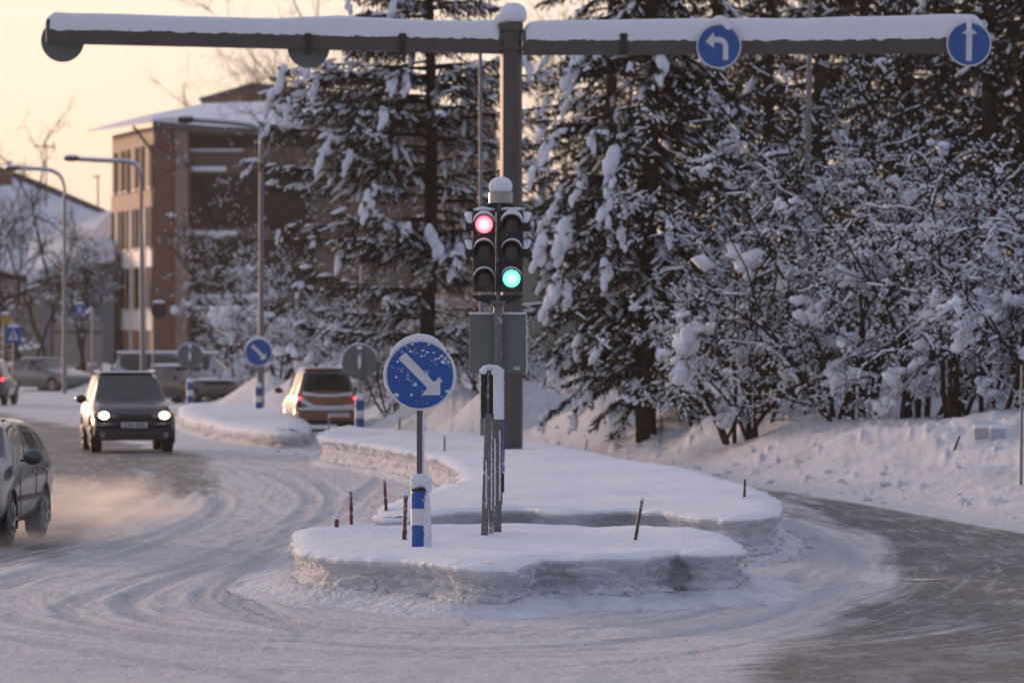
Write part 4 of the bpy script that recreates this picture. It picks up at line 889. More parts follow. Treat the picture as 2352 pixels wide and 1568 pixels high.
for i, (px, Y, k, lab) in enumerate(wood):
    b_ = gp_(px, Y)
    if k not in first: o = first[k] = place_tree('spruce_tree', lab, 'tree', b_, protoA if k == 'A' else protoB, WG)
    else: o = copy_tree(first[k]); o['label'] = lab
    o.location = b_; o.rotation_euler[2] = i * 1.7; s_ = 1 + .08 * math.sin(i * 3.1); o.scale = (s_ * 1.05, s_ * 1.05, s_)
# frosted shrubs and young birches on the right bank
SG_ = 'snow-laden shrubs on the right bank'
sh = [ # px, Y, H, spread, stems, arch, lumps, label
 (1715, 104, 4.2, 2.2, 7, .55, 26, 'frosted shrub just right of the drooping spruce trunk'),
 (1790, 106, 5.2, 2.2, 7, .5, 30, 'frosted arching shrub left of the slanting lamp mast'),
 (1935, 102, 4.9, 2.2, 8, .75, 40, 'snow-laden shrub with bent stems right of the lamp mast foot'),
 (2090, 100, 5.2, 2.2, 8, .65, 40, 'snow-laden shrub with leaning dark trunks below the beam\'s right half'),
 (2230, 98, 4.8, 2.2, 8, .8, 46, 'heavily drooping snowy shrub above the two snow-capped blocks'),
 (2370, 97, 4.6, 2.2, 7, .7, 36, 'snowy shrub at the right edge of the photo'),
 (1740, 112, 6.5, 2.4, 6, .2, 12, 'taller frosted young birch behind the left-turn arrow sign'),
 (2010, 110, 7.0, 2.5, 6, .35, 24, 'tall frosted birch clump behind the shrubs, right of the lamp mast'),
 (2190, 109, 6.4, 2.5, 6, .4, 26, 'tall frosted birch clump left of the straight-ahead arrow sign'),
 (1850, 114, 7.6, 2.4, 6, .1, 10, 'upright frosted birch clump crossing the lamp mast'),
 (2330, 106, 6.0, 2.5, 7, .45, 26, 'tall frosted birch clump under the straight-ahead arrow sign'),
]
shm = {}
for i, (px, Y, H_, sp_, st, ar, lu, lab) in enumerate(sh):
    b_ = gp_(px, Y); place_tree('frosted_shrub', lab, 'shrub', b_, shrub_mesh(H_, sp_, st + 2, 50 + i, 5, ar, 1., .82, .05, .3, lu * 4 // 10, 0.), SG_, bark=BARK)
# big snow pillows resting on single shrubs are part of their load
LG = 'frosted bushes beyond the islands'
lows = [(640, 172, 2.6, 1.8, 6, .4, 'frosted bush right of the small blue arrow sign'), (740, 165, 2.6, 1.8, 6, .4, 'frosted bush above the orange car'), (830, 150, 2.6, 1.8, 6, .4, 'frosted bush behind the grey-green sign back'),
        (545, 188, 2.8, 1.8, 5, .35, 'frosted bush between the brick building and the small blue arrow sign'), (905, 140, 2.2, 1.8, 7, .5, 'frosted bush behind the large blue sign'), (1015, 136, 2.6, 1.8, 7, .5, 'snowy bush at the foot of the broad conifer'), (1100, 134, 2.6, 2., 7, .5, 'snowy bush left of the square sign back'),
        (690, 190, 4.6, 2.4, 4, .25, 'taller frosted bush in front of the brick building, left of the conifer'), (1225, 128, 2.2, 1.8, 7, .5, 'snowy bush right of the gantry post foot')]
for i, (px, Y, H_, sp_, st, ar, lab) in enumerate(lows):
    b_ = gp_(px, Y); place_tree('frosted_bush', lab, 'bush', b_, shrub_mesh(H_, sp_, st, 90 + i, 4, ar, .8, 1.15, .04, .3, 10), LG)
# bare trees far left and behind the building
BG = 'bare trees along the left street'
bt = [(75, 235, 8.6, 3.0, 2, 'bare dark tree with snow in its forks left of the tall lamp'), (15, 225, 7.6, 2.6, 2, 'bare tree at the left edge behind the crossing sign'), (190, 262, 7.2, 3., 3, 'bare tree in front of the grey-blue wall'), (130, 300, 11.0, 3.2, 2, 'bare thin tree standing above the snowy gable roof'), (38, 290, 11.5, 3.2, 2, 'bare tree behind the lamp heads at the left edge')]
for i, (px, Y, H_, sp_, st, lab) in enumerate(bt):
    b_ = gp_(px, Y); place_tree('bare_tree', lab, 'tree', b_, shrub_mesh(H_, sp_, st, 130 + i, 5, .05, .45, 1., .13, .4, 8, .35), BG)
for i, (px, Y, H_, st, lab) in enumerate([(585, 205, 9.0, 3, 'slender frosted birch whose twigs veil the dark facade beside the curved lamp'), (650, 214, 11.0, 3, 'frosted birch between the curved lamp and the broad conifer'), (500, 222, 6.5, 3, 'small frosted birch before the dark facade')]):
    b_ = gp_(px, Y); place_tree('birch_tree', lab, 'tree', b_, shrub_mesh(H_, 2.5, st, 180 + i, 5, .25, .75, 1.05, .085, .4, 3, .3))
BB = 'birches rising behind the brick building'
for i, (px, Y, H_, lab) in enumerate([(585, 360, 19.0, 'thin bare birch crown above the rear roof, left one'), (640, 365, 18.5, 'thin bare birch crown above the rear roof, beside the conifer'), (690, 350, 25.5, 'tallest bare birch rising behind the beam'), (1255, 290, 16.0, 'faint bare birch seen right of the gantry post'), (1290, 250, 13.5, 'faint bare birch between post and drooping spruce')]):
    b_ = gp_(px, Y); place_tree('birch_tree', lab, 'tree', b_, shrub_mesh(H_, 3., 3, 160 + i, 5, .12, 0, 1., .13, .6, 0, .75), BB)
# ------------------------------------------------------------------ buildings
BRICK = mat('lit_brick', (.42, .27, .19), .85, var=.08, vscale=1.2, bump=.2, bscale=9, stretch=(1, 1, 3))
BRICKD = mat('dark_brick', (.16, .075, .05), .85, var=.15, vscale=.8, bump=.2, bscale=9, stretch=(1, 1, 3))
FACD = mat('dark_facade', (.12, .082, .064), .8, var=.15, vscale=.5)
PANEL = mat('pale_panel', (.62, .58, .55), .7, var=.08, vscale=.9)
GLASSD = mat('dark_window', (.020, .018, .017), .8, spec=.03)
CREAM = mat('cream_trim', (.5, .42, .35), .7)
PIL = mat('pink_pilaster', (.26, .17, .135), .8, var=.1, vscale=.6)
ROOFD = mat('roof_metal', (.07, .062, .06), .6)
GREYW = mat('grey_blue_cladding', (.16, .18, .22), .7, var=.05, vscale=.4)
def zrow(q, Y): return HC + (H0 - q) / F * Y
def quadbox(mb, a, b, z0, z1, thick):
    """wall slab from a to b (x,y), growing 'thick' along its right-hand normal"""
    a = Vector(a); b = Vector(b); d = (b - a).normalized(); n = Vector((d.y, -d.x)) * thick
    p = [a, b, b + n, a + n]; vs = [(q.x, q.y, z0) for q in p] + [(q.x, q.y, z1) for q in p]
    return mb.add(vs, [(0, 1, 2, 3), (7, 6, 5, 4), (0, 4, 5, 1), (1, 5, 6, 2), (2, 6, 7, 3), (3, 7, 4, 0)])
def poly_slab(mb, pts, th, top=True):
    """pts: list of Vector with own heights; th downwards"""
    n = len(pts); vs = [tuple(p) for p in pts] + [(p[0], p[1], p[2] - th) for p in pts]
    return mb.add(vs, [tuple(range(n)), tuple(range(2 * n - 1, n - 1, -1))] + [(i, i + n, (i + 1) % n + n, (i + 1) % n) for i in range(n)])
Yn = 305.; c0 = Vector((P(355, 0, Yn).x, Yn)); c1 = Vector((P(258, 0, 323.5).x, 323.5)); cR = Vector((P(1010, 0, 309).x, 309.))
bd = thing('brick_building', 'four-storey brick building with lit window side and snowy overhanging roof', 'building', (c0.x, c0.y, 0))
def bput(mb, name, m, par=None, **k):
    par = par or bd; loc = bd.location if par is bd or par.parent is bd else par.location
    mb.v = [(x - loc[0], y - loc[1], z - loc[2]) for x, y, z in mb.v]; return mb.build(name, m, par, **k)
m = MB(); back = Vector((c1.x + 4, c1.y + 14)); far = Vector((cR.x, cR.y + 22))
m.add([(c0.x, c0.y, 0), (c1.x, c1.y, 0), (back.x, back.y, 0), (far.x, far.y, 0), (cR.x, cR.y, 0)] + [(c0.x, c0.y, 13.3), (c1.x, c1.y, 13.4), (back.x, back.y, 14.), (far.x, far.y, 13.6), (cR.x, cR.y, 13.2)],
      [(0, 1, 6, 5), (1, 2, 7, 6), (2, 3, 8, 7), (3, 4, 9, 8), (4, 0, 5, 9), (5, 6, 7, 8, 9), (4, 3, 2, 1, 0)])
wallo = bput(m, 'wall', BRICK)
wd_ = (c1 - c0); wl = wd_.length; wn = Vector((-wd_.normalized().y, wd_.normalized().x)); wn = wn if wn.x < 0 else -wn
def fu(px):      # distance along the lit side that shows at column px
    best = min(np.linspace(0, 1, 400), key=lambda t: abs(1176 + (c0 + wd_ * t).x / (c0 + wd_ * t).y * F - px)); return best
def slab(mb, u0, u1, z0, z1, out, base=0.):
    a = c0 + wd_ * u0 + wn * base; b = c0 + wd_ * u1 + wn * base; q = [a, b, b + wn * out, a + wn * out]
    vs = [(p.x, p.y, z0) for p in q] + [(p.x, p.y, z1) for p in q]; return mb.add(vs, [(0, 1, 2, 3), (7, 6, 5, 4), (0, 4, 5, 1), (1, 5, 6, 2), (2, 6, 7, 3), (3, 7, 4, 0)])
cols = [(263, 271), (280, 286), (292, 299), (312, 319), (325, 332), (345, 353)]
for zr in ((10.1, 12.35), (6.85, 9.0), (3.55, 5.75)):
    for a_, b2 in cols:
        u0, u1 = fu(b2), fu(a_); m = MB(); slab(m, u0, u1, zr[0], zr[1], .06, .01); wn_o = bput(m, 'window', mat('window_frame', (.030, .024, .022), .8, spec=.03))
        m = MB(); slab(m, u0 + .006, u1 - .006, zr[0] + .1, zr[1] - .08, .012, .075); bput(m, 'pane', GLASSD, wn_o)
        m = MB(); slab(m, u0 - .004, u1 + .004, zr[0] - .14, zr[0] - .02, .22, .01); bput(m, 'sill', CREAM, wn_o)
for zr, mt in (((8.98, 9.9), BRICK), ((5.78, 6.7), PANEL), ((2.35, 3.4), PANEL)):
    m = MB(); slab(m, .03, .985, zr[0], zr[1], .10, .01); bput(m, 'spandrel_band', mt)
m = MB()
for u_ in (fu(261), fu(274), fu(306), fu(338)):
    m = MB(); slab(m, u_ - .012, u_ + .012, 0, 8.95, .17, .01); bput(m, 'pilaster', PANEL if u_ < .9 else PIL)
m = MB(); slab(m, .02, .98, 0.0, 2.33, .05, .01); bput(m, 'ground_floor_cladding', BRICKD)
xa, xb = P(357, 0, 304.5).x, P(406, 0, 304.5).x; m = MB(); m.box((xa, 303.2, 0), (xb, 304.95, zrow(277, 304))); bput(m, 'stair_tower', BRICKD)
m = MB(); m.box((xb + .003, 303.0, 0), (P(431, 0, 303).x, 304.96, zrow(281, 304))); bput(m, 'pilaster', PIL)
m = MB(); m.box((xa, 302.9, zrow(276, 304)), (P(431, 0, 303).x, 305.2, zrow(271, 304))); bput(m, 'tower_snow', SNOWF, bevel=.08)
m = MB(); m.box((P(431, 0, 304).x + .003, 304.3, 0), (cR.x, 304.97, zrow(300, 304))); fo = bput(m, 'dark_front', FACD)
for (ya, yb, xe) in ((342, 348, 560), (382, 394, 520), (530, 541, 545), (676, 686, 640)):
    m = MB(); m.box((P(431, 0, 304).x + .1, 303.8, zrow(yb, 304)), (P(xe, 0, 304).x, 304.28, zrow(ya, 304))); bput(m, 'snowy_ledge', SNOWF, bevel=.08)
for ya, yb in ((400, 520), (550, 668), (695, 800), (310, 338)):
    m = MB(); m.box((P(440, 0, 304).x, 304.25, zrow(yb, 304)), (P(720, 0, 304).x, 304.29, zrow(ya, 304))); bput(m, 'window_strip', GLASSD)
ra = [P(350, 279, 302.5), P(200, 303, 326), P(330, 272, 334), P(470, 243, 345), P(640, 238, 350), P(760, 262, 320), P(660, 300, 303.5), P(480, 292, 302.6)]
m = MB(); poly_slab(m, [v + Vector((0, 0, -.02)) for v in ra], .28); rf = bput(m, 'roof', ROOFD)
m = MB(); poly_slab(m, [v + Vector((0, 0, .16 if i != 1 else .08)) for i, v in enumerate(ra)], .14); bput(m, 'roof_snow', SNOWF, rf, bevel=.18)
m = MB(); a = P(306, 290, 303.5); m.cyl(a, P(352, 352, 304), .08, n=8); bput(m, 'brace', ROOFD)
m = MB(); m.tube([P(382, 815, 303.5), P(382, 773, 303.5), P(410, 772, 303.5)], .07, 8); bput(m, 'canopy_frame', PANEL)
m = MB(); m.blob(P(400, 712, 302.6), .22, .2, .25, 3); wl_ = bput(m, 'wall_lamp', SNOWF, smooth=True, ang=80)
# building at the rear
b2_ = thing('apartment_building', 'long brown building behind, its low gable roof just above the brick building', 'building', (P(700, 0, 385).x, 385, 0))
def bput2(mb, name, m, par, **k): mb.v = [(x - par.location[0], y - par.location[1], z - par.location[2]) for x, y, z in mb.v]; return mb.build(name, m, par, **k)
prof = [(462, 232), (582, 196), (760, 214), (930, 240), (1140, 256)]
m = MB(); n_ = len(prof); fr_ = [P(a, b, 385) for a, b in prof] + [Vector((P(1140, 0, 385).x, 385, 0)), Vector((P(462, 0, 385).x, 385, 0))]
m.prism([(v.x, v.z) for v in fr_], 385, 400); bput2(m, 'wall', mat('brown_wall', (.27, .19, .135), .85, var=.12, vscale=.3), b2_)  # wall brown made paler so the haze is painted into the colour
m = MB(); up = [(a - (6 if i == 0 else 0), b - 5) for i, (a, b) in enumerate(prof)]; dn = [(a, b + 2) for a, b in prof[::-1]]
m.prism([(P(a, b, 385).x, P(a, b, 385).z) for a, b in up + dn], 384.2, 401); bput2(m, 'roof', ROOFD, b2_)
for j, (ya, yb) in enumerate(((290, 330), (385, 425), (480, 520))):
    for xa_ in range(640, 1120, 62):
        m = MB(); m.box((P(xa_, 0, 385).x, 384.93, zrow(yb, 385)), (P(xa_ + 30, 0, 385).x, 384.99, zrow(ya, 385))); bput2(m, 'window', GLASSD, b2_)
b3_ = thing('low_building', 'greenish-grey building with a snow ledge, glimpsed between post and drooping spruce', 'building', (P(1270, 0, 240).x, 240, 0))
m = MB(); m.box((P(1120, 0, 240).x, 240, 0), (P(1420, 0, 240).x, 250, zrow(488, 240))); bput2(m, 'wall', mat('sage_wall', (.15, .16, .125), .85, var=.1, vscale=.4), b3_)
m = MB(); m.box((P(1116, 0, 240).x, 239.5, zrow(508, 240)), (P(1424, 0, 240).x, 239.98, zrow(492, 240))); bput2(m, 'ledge_snow', SNOWF, b3_, bevel=.06)
m = MB(); m.box((P(1116, 0, 240).x, 239.6, zrow(488, 240) + .005), (P(1424, 0, 240).x, 250.4, zrow(476, 240))); bput2(m, 'roof_snow', SNOWF, b3_, bevel=.1)
for xa_ in (1150, 1215, 1275, 1335):
    m = MB(); m.box((P(xa_, 0, 240).x, 239.93, zrow(620, 240)), (P(xa_ + 36, 0, 240).x, 239.99, zrow(560, 240))); bput2(m, 'window', GLASSD, b3_)
# snowy-roofed hall and house at the left
def gable(name, label, Y, dep, wall_pts, roof_top, roof_low, wallm, th=.5):
    t = thing(name, label, 'building', (P(wall_pts[0][0], 0, Y).x, Y, 0))
    m = MB(); m.prism([(P(a, b, Y).x, max(0, P(a, b, Y).z)) for a, b in wall_pts], Y, Y + dep); bput2(m, 'wall', wallm, t)
    A, B = [P(a, b, Y - .5) for a, b in roof_low], [P(a, b, Y + dep + .5) for a, b in roof_top]
    m = MB(); poly_slab(m, A + B[::-1], .25); r_ = bput2(m, 'roof', ROOFD, t)
    m = MB(); poly_slab(m, [v + Vector((0, 0, th)) for v in A + B[::-1]], th - .02); mo = bput2(m, 'roof_snow', SNOWF, t, bevel=.2)
    return t
h1 = gable('metal_hall', 'grey-blue clad hall with thick snow on its sloping roof, left of the brick building', 318, 14, [(95, 880), (95, 640), (262, 610), (262, 880)], [(70, 570), (175, 512), (264, 500)], [(62, 655), (170, 615), (266, 604)], GREYW)
h2 = gable('old_house', 'house with a dark ridge line and snow-covered roof at the left edge', 345, 12, [(-60, 880), (-60, 600), (110, 640), (110, 880)], [(-60, 372), (95, 432), (238, 494)], [(-70, 610), (110, 650), (235, 640)], mat('house_wall', (.22, .19, .17), .8, var=.1, vscale=.5), .3)
m = MB(); m.tube([P(-60, 370, 357), P(95, 429, 357), P(240, 491, 357)], .28, 6); bput2(m, 'ridge_cap', ROOFD, h2)
m = MB(); m.box((P(-6, 0, 352).x, 351, zrow(425, 352)), (P(26, 0, 352).x, 353, zrow(392, 352))); bput2(m, 'chimney', BRICKD, h2)
fe = thing('board_fence', 'pale weathered board fence behind the parked grey saloon', 'fence', (P(180, 0, 268).x, 268, 0))
for k in range(26):
    xx = P(122 + k * 4.4, 0, 268).x; m = MB(); m.box((xx, 268, 0.2), (xx + .075, 268.03, zrow(742 + (k * 7) % 3, 268))); bput2(m, 'board', mat('fence_board', (.26, .22, .19), .9, var=.2, vscale=3), fe)
m = MB(); m.box((P(120, 0, 268).x, 267.94, zrow(765, 268)), (P(236, 0, 268).x, 267.99, zrow(760, 268))); bput2(m, 'rail', ROOFD, fe)
an = thing('roof_antenna', 'television aerial on a thin mast above the snowy gable roof', 'antenna', tuple(P(106, 440, 352)))
m = MB(); m.cyl((0, 0, -1), (0, 0, 110 / S(352)), .05, n=6); m.build('mast', ROOFD, an)
m = MB(); s_ = S(352); m.cyl((-30 / s_, 0, 104 / s_), (18 / s_, 0, 102 / s_), .04, n=5)
for k in range(7): m.cyl(((-28 + 7 * k) / s_, -.35, 103.5 / s_), ((-28 + 7 * k) / s_, .35, 103.5 / s_), .02, n=4)
m.cyl((18 / s_, 0, 92 / s_), (18 / s_, 0, 113 / s_), .04, n=5); m.build('boom', ROOFD, an)
an2 = thing('wire_mast', 'very thin mast between the aerial and the brick building', 'mast', tuple(P(225, 540, 340)))
m = MB(); s_ = S(340); m.cyl((0, 0, -3), (0, 0, 140 / s_), .05, n=6); m.build('mast', ROOFD, an2)
m = MB(); m.cyl((-12 / s_, 0, 134 / s_), (3 / s_, 0, 134 / s_), .04, n=5); m.build('crossbar', ROOFD, an2)

# ------------------------------------------------------------------ street lamps and masts
def lamp(label, Y, pxb, pxt, ytop, arm, head, r=.075, snow=True, base=None, name='street_lamp', mt=None):
    x0 = P(pxb, 0, Y).x; z0 = gz(x0, Y) - .1 if base is None else base; t = thing(name, label, 'street lamp', (x0, Y, z0)); L_ = lambda a, b: Vector((P(a, b, Y).x - x0, 0, P(a, b, Y).z - z0))
    tp = L_(pxt, ytop); m = MB(); m.tube([(0, 0, 0), tp * .5, tp], [r * 1.15, r, r * .8], 12); m.build('pole', mt or POLEG, t, smooth=True)
    if arm:
        pts = smooth_curve([tuple(L_(a, b))[0::2] for a, b in [(pxt, ytop)] + arm], 5); pts = [(a, 0, b) for a, b in pts]
        m = MB(); m.tube(pts, r * .7, 8); m.build('arm', mt or POLEG, t, smooth=True, ang=80)
        if snow: m = MB(); m.tube([(a, b, c + r * .7) for a, b, c in pts[3:]], r * .62, 6); m.build('arm_snow', SNOWF, t, smooth=True, ang=80)
    if head:
        (a0, b0), (a1, b1) = head; p, q = L_(a0, b0), L_(a1, b1); c = (p + q) / 2; l = abs(q.x - p.x) / 2
        m = MB(); m.blob((c.x, 0, c.z), l, .16, .09, 2, .02, 16, 8); m.build('lamp_head', BLACKC, t, smooth=True, ang=80)
        m = MB(); m.blob((c.x, 0, c.z + .09), l * .9, .15, .055, 5, .1, 14, 6); m.build('head_snow', SNOWF, t, smooth=True, ang=80)
    return t
lamp('curved street lamp at the far left with its head over the left edge trees', 215, 148, 148, 455, [(147, 425), (135, 402), (110, 391), (80, 389), (45, 387)], ((12, 388), (48, 386)), .08)
lamp('curved street lamp whose arm crosses the lit side of the brick building', 190, 329, 324, 430, [(322, 398), (312, 380), (290, 372), (240, 370), (180, 367)], ((145, 364), (184, 366)), .08)
lamp('curved lamp with snow on its arm in front of the dark facade', 150, 600, 600, 335, [(599, 310), (590, 295), (570, 288), (530, 283), (480, 279), (445, 277)], ((405, 275), (448, 277)), .075)
lamp('lamp whose snowy arm shows through the conifer', 175, 832, 832, 300, [(830, 262), (815, 243), (790, 234), (750, 231), (720, 230)], ((690, 229), (724, 230)), .07)
lamp('slender pale mast just left of the gantry post', 108, 1108, 1103, 122, None, None, .045, name='lamp_mast')
lamp('slanting grey lamp mast rising through the shrubs on the right', 108, 1846, 1862, -40, None, None, .062, name='lamp_mast')
lamp('pale pole cut by the right edge of the photo', 80, 2345, 2347, 838, None, None, .022, name='lamp_mast')

# ------------------------------------------------------------------ small signs far left
def far_sign(label, cat, Y, px, py_, w_, shape, fc, pole_px=None, tilt=0.):
    x0 = P(pole_px or px, 0, Y).x; z0 = gz(x0, Y) - .1; t = thing('road_sign', label, cat, (x0, Y, z0)); c = P(px, py_, Y) - Vector((x0, Y, z0)); r = w_ / 2 / S(Y)
    m = MB(); m.cyl((0, .04, 0), (0, .04, c.z + r * .6), .035, n=8); m.build('post', POLEG, t)
    if shape == 'square':
        m = MB(); m.box((c.x - r, -.02, c.z - r), (c.x + r, 0, c.z + r)); m.build('plate', fc, t)
        m = MB(); m.prism([(-.68, -.62), (.68, -.62), (0, .72)], -.03, -.0205, (c.x, c.z), r); m.build('triangle', WHITE, t)
        m = MB(); m.prism([(-.08, .34), (.08, .34), (.12, .0), (.30, -.5), (.16, -.5), (.0, -.12), (-.16, -.5), (-.30, -.5), (-.12, .0)], -.036, -.0305, (c.x, c.z), r); m.build('walker', BLACKC, t)
    else:
        m = MB(); disc(m, c.x, c.z, r, -.02, 0, 28); m.build('plate', fc, t)
        if cat == 'road sign':
            m = MB(); m.prism([(-.12, .5), (.12, .5), (.16, .1), (.3, -.55), (.14, -.55), (0, -.15), (-.16, -.55), (-.3, -.55), (-.16, .1)], -.03, -.0205, (c.x, c.z), r); m.build('walker', WHITE, t)
    m = MB(); m.blob((c.x, -.0, c.z + r + .03), r * .8, .06, .05, 3); m.build('sign_snow', SNOWF, t, smooth=True, ang=80); return t
far_sign('square blue pedestrian-crossing sign beside the bare trees at the left', 'crossing sign', 185, 31, 769, 36, 'square', BLUEF)
far_sign('round blue walking path sign in front of the grey-blue hall', 'road sign', 222, 183, 711, 27, 'round', BLUEF, 212)
o = far_sign('dark oval sign back beside the lamp on the brick building', 'sign back', 188, 365, 713, 36, 'round', BLACKC, 352); 
far_sign('small yellow sign above the pedestrian-crossing sign', 'sign back', 196, 14, 733, 24, 'round', mat('yellow_sign', (.35, .22, .04), .5), 8)
for k, px in enumerate((204, 216)):
    b_ = gp_(px, 232); t = thing('street_post', ('left', 'right')[k] + ' one of two thin posts in the snow right of the grey saloon', 'post', b_); m = MB(); m.cyl((0, 0, 0), (0, 0, zrow(838, 232) - b_.z), .06, n=8); m.build('shaft', POLEG, t); m = MB(); m.blob((0, 0, zrow(838, 232) - b_.z + .03), .08, .08, .06, 2); m.build('snow_cap', SNOWF, t, smooth=True, ang=80)
for k, (px, py_) in enumerate(((2253, 990), (2291, 988))):
    c = on_terrain(px, 1004 + 2 * k); Y = c.y; c.z += .03; t = thing('snow_capped_block', ('darker left', 'paler right')[k] + ' one of two snow-capped blocks on the right bank', 'stone block', c); w_ = 17 / S(Y)
    m = MB(); m.box((-w_, -w_, -.25), (w_, w_, .09)); m.build('block', mat('grey_stone', (.42, .42, .43), .9, var=.2), t, bevel=.02)
    m = MB(); m.box((-w_ * 1.06, -w_ * 1.06, .09), (w_ * 1.06, w_ * 1.06, .16)); m.build('snow_cap', SNOW, t, bevel=.035)
# ------------------------------------------------------------------ vehicles
def paint(name, col, rough=.28, metal=.3, coat=.8): return mat(name, col, rough, metal, coat=coat, var=.05, vscale=3)
CGLASS = mat('car_glass', (.018, .020, .020), .06, spec=.8)
TYRE = mat('tyre', (.022, .020, .020), .9, bump=.4, bscale=40); RIM = mat('wheel_rim', (.25, .25, .26), .35, .7)
TRIM = mat('black_trim', (.02, .019, .02), .6); CHASS = mat('underbody', (.012, .011, .011), .9)
CARSNOW = mat('snow_dusting', (.66, .68, .72), .85, bump=.5, bscale=40)
LAMPON = mat('headlamp_lit', (.9, .8, .6), .2, emis=(1., .80, .52), estr=3.6); TAILON = mat('tail_lamp_lit', (.5, .01, .01), .3, emis=(1., .03, .05), estr=4.)
LAMPOFF = mat('lamp_glass', (.22, .21, .21), .5); TAILOFF = mat('tail_lamp', (.18, .012, .012), .25, coat=.5); AMBER = mat('amber_lamp', (.35, .10, .03), .3)
PLATE = mat('number_plate', (.55, .55, .56), .5)
def car(name, label, loc, rz, st, body_m, wheel=.32, axles=(0.8, 3.2), tw=.2, track=None, snow=0., parts=None):
    """st: stations along the car, front at y=0, rear at y=L: (y, z_under, z_sill_top, z_belt, z_top, w_low, w_mid, w_belt, w_top, kind)"""
    t = thing(name, label, 'car', loc, rz)
    b = bmesh.new(); rings = []
    for (y, zu, zb, zt, wl, wm, wb, wt, kind) in st:
        zm = zu + (zb - zu) * .45
        half = [(0, zu), (wl * .8, zu), (wl, zu + .05), (wm, zm), (wm * .995, zb - .10), (wb, zb), (wb * .35 + wt * .65 if kind else wb * .93, zb + (zt - zb) * (.62 if kind else .55)), (wt, zt - (.05 if kind else .012)), (wt * .82, zt), (0, zt + (.02 if kind else .012))]
        ring_ = [b.verts.new((x, y, z)) for x, z in half] + [b.verts.new((-x, y, z)) for x, z in half[-2:0:-1]]; rings.append(ring_)
    n = len(rings[0])
    for k in range(len(rings) - 1):
        ka, kb = st[k][8], st[k + 1][8]
        for i in range(n):
            f = b.faces.new((rings[k][i], rings[k][(i + 1) % n], rings[k + 1][(i + 1) % n], rings[k + 1][i]))
            j = i if i < 9 else n - 1 - i          # mirrored strip index: 0 under .. 8 roof centre
            mi = 0
            if j == 0: mi = 4
            if (ka, kb) == (0, 1) or (ka, kb) == ('c', 1): mi = 1 if j in (7, 8) else (0)
            if ka == 1 and kb == 1 and j in (5, 6): mi = 2
            if ka == 1 and kb == 'p' or ka == 'p' and kb == 1: mi = 0
            if ka == 1 and kb in (0, 'c') or ka == 'r' and kb in (0, 'c'): mi = 3 if j in (7, 8) else 0
            f.material_index = mi
    f0 = b.faces.new(rings[0][::-1]); f1 = b.faces.new(rings[-1]); bmesh.ops.recalc_face_normals(b, faces=b.faces)
    # firmer edges round glass and belt line
    cl = b.edges.layers.float.get('crease_edge') or b.edges.layers.float.new('crease_edge')
    for e in b.edges:
        ms = {f.material_index for f in e.link_faces}
        if len(ms) > 1 and (1 in ms or 2 in ms or 3 in ms): e[cl] = .75
    me = bpy.data.meshes.new('cage'); b.to_mesh(me); b.free(); tmp = bpy.data.objects.new('cage', me); C.objects.link(tmp)
    md = tmp.modifiers.new('s', 'SUBSURF'); md.levels = md.render_levels = 3
    dg = bpy.context.evaluated_depsgraph_get(); ev = tmp.evaluated_get(dg); full = bpy.data.meshes.new_from_object(ev); bpy.data.objects.remove(tmp)
    bb = bmesh.new(); bb.from_mesh(full)
    for mi, nm, mt in ((0, 'body', body_m), (1, 'windscreen', CGLASS), (2, 'side_window', CGLASS), (3, 'rear_window', CGLASS), (4, 'underbody', CHASS)):
        for side in ((1, -1) if mi == 2 else (0,)):
            c = bb.copy(); kill = [f for f in c.faces if f.material_index != mi or (side and f.calc_center_median().x * side < 0)]
            bmesh.ops.delete(c, geom=kill, context='FACES')
            if not c.faces: c.free(); continue
            # wheel openings: drop body faces inside the arch circle
            if mi == 0:
                k = [f for f in c.faces if any(math.hypot(f.calc_center_median().y - a, f.calc_center_median().z - wheel) < wheel * 1.17 for a in axles) and abs(f.calc_center_median().x) > .3]
                bmesh.ops.delete(c, geom=k, context='FACES')
            for f in c.faces: f.material_index = 0
            m2 = bpy.data.meshes.new(nm); c.to_mesh(m2); c.free(); m2.materials.clear(); put(nm, m2, mt, t)
    bb.free()
    wm_ = max(s[5] for s in st); tr = track or (wm_ - tw * .62)
    ub = MB(); ub.box((-wm_ * .8, axles[0] - wheel * 1.5, wheel * .75), (wm_ * .8, axles[1] + wheel * 1.5, wheel * 1.9)); ub.build('wheel_housing', CHASS, t)
    for a in axles:
        for sd_ in (-1, 1):
            w = MB(); x = sd_ * tr; w.tube([(x - tw / 2, a, wheel), (x - tw / 2 + .02, a, wheel), (x + tw / 2 - .02, a, wheel), (x + tw / 2, a, wheel)], [wheel * .93, wheel, wheel, wheel * .93], 28); wo = w.build('wheel', TYRE, t, smooth=True, ang=30)
            w = MB(); xo = x + sd_ * (tw / 2 + .001); w.cyl((xo, a, wheel), (xo + sd_ * .012, a, wheel), wheel * .62, n=24)
            for q in range(5): w.cyl((xo + sd_ * .012, a, wheel), (xo + sd_ * .014, a + math.cos(q * 1.2566) * wheel * .5, wheel + math.sin(q * 1.2566) * wheel * .5), .03, n=6)
            w.build('rim', RIM, wo)
            # arch lip
            w = MB(); w.tube([(sd_ * (wm_ - .02), a + math.cos(q) * wheel * 1.17, wheel + math.sin(q) * wheel * 1.17) for q in np.linspace(-.35, 3.5, 14)], .022, 6); w.build('arch_lip', TRIM if 'suv' in name else body_m, t, smooth=True)
    return t
def mirror_pair(t, y, z, x, m, s=1.):
    for sd_ in (-1, 1):
        q = MB(); q.blob((sd_ * x, y, z), .10 * s, .06 * s, .075 * s, 3, .04, 14, 8); q.cyl((sd_ * (x - .12 * s), y, z - .04), (sd_ * (x - .04), y, z - .02), .02, n=8); q.build('wing_mirror', m, t, smooth=True, ang=70)
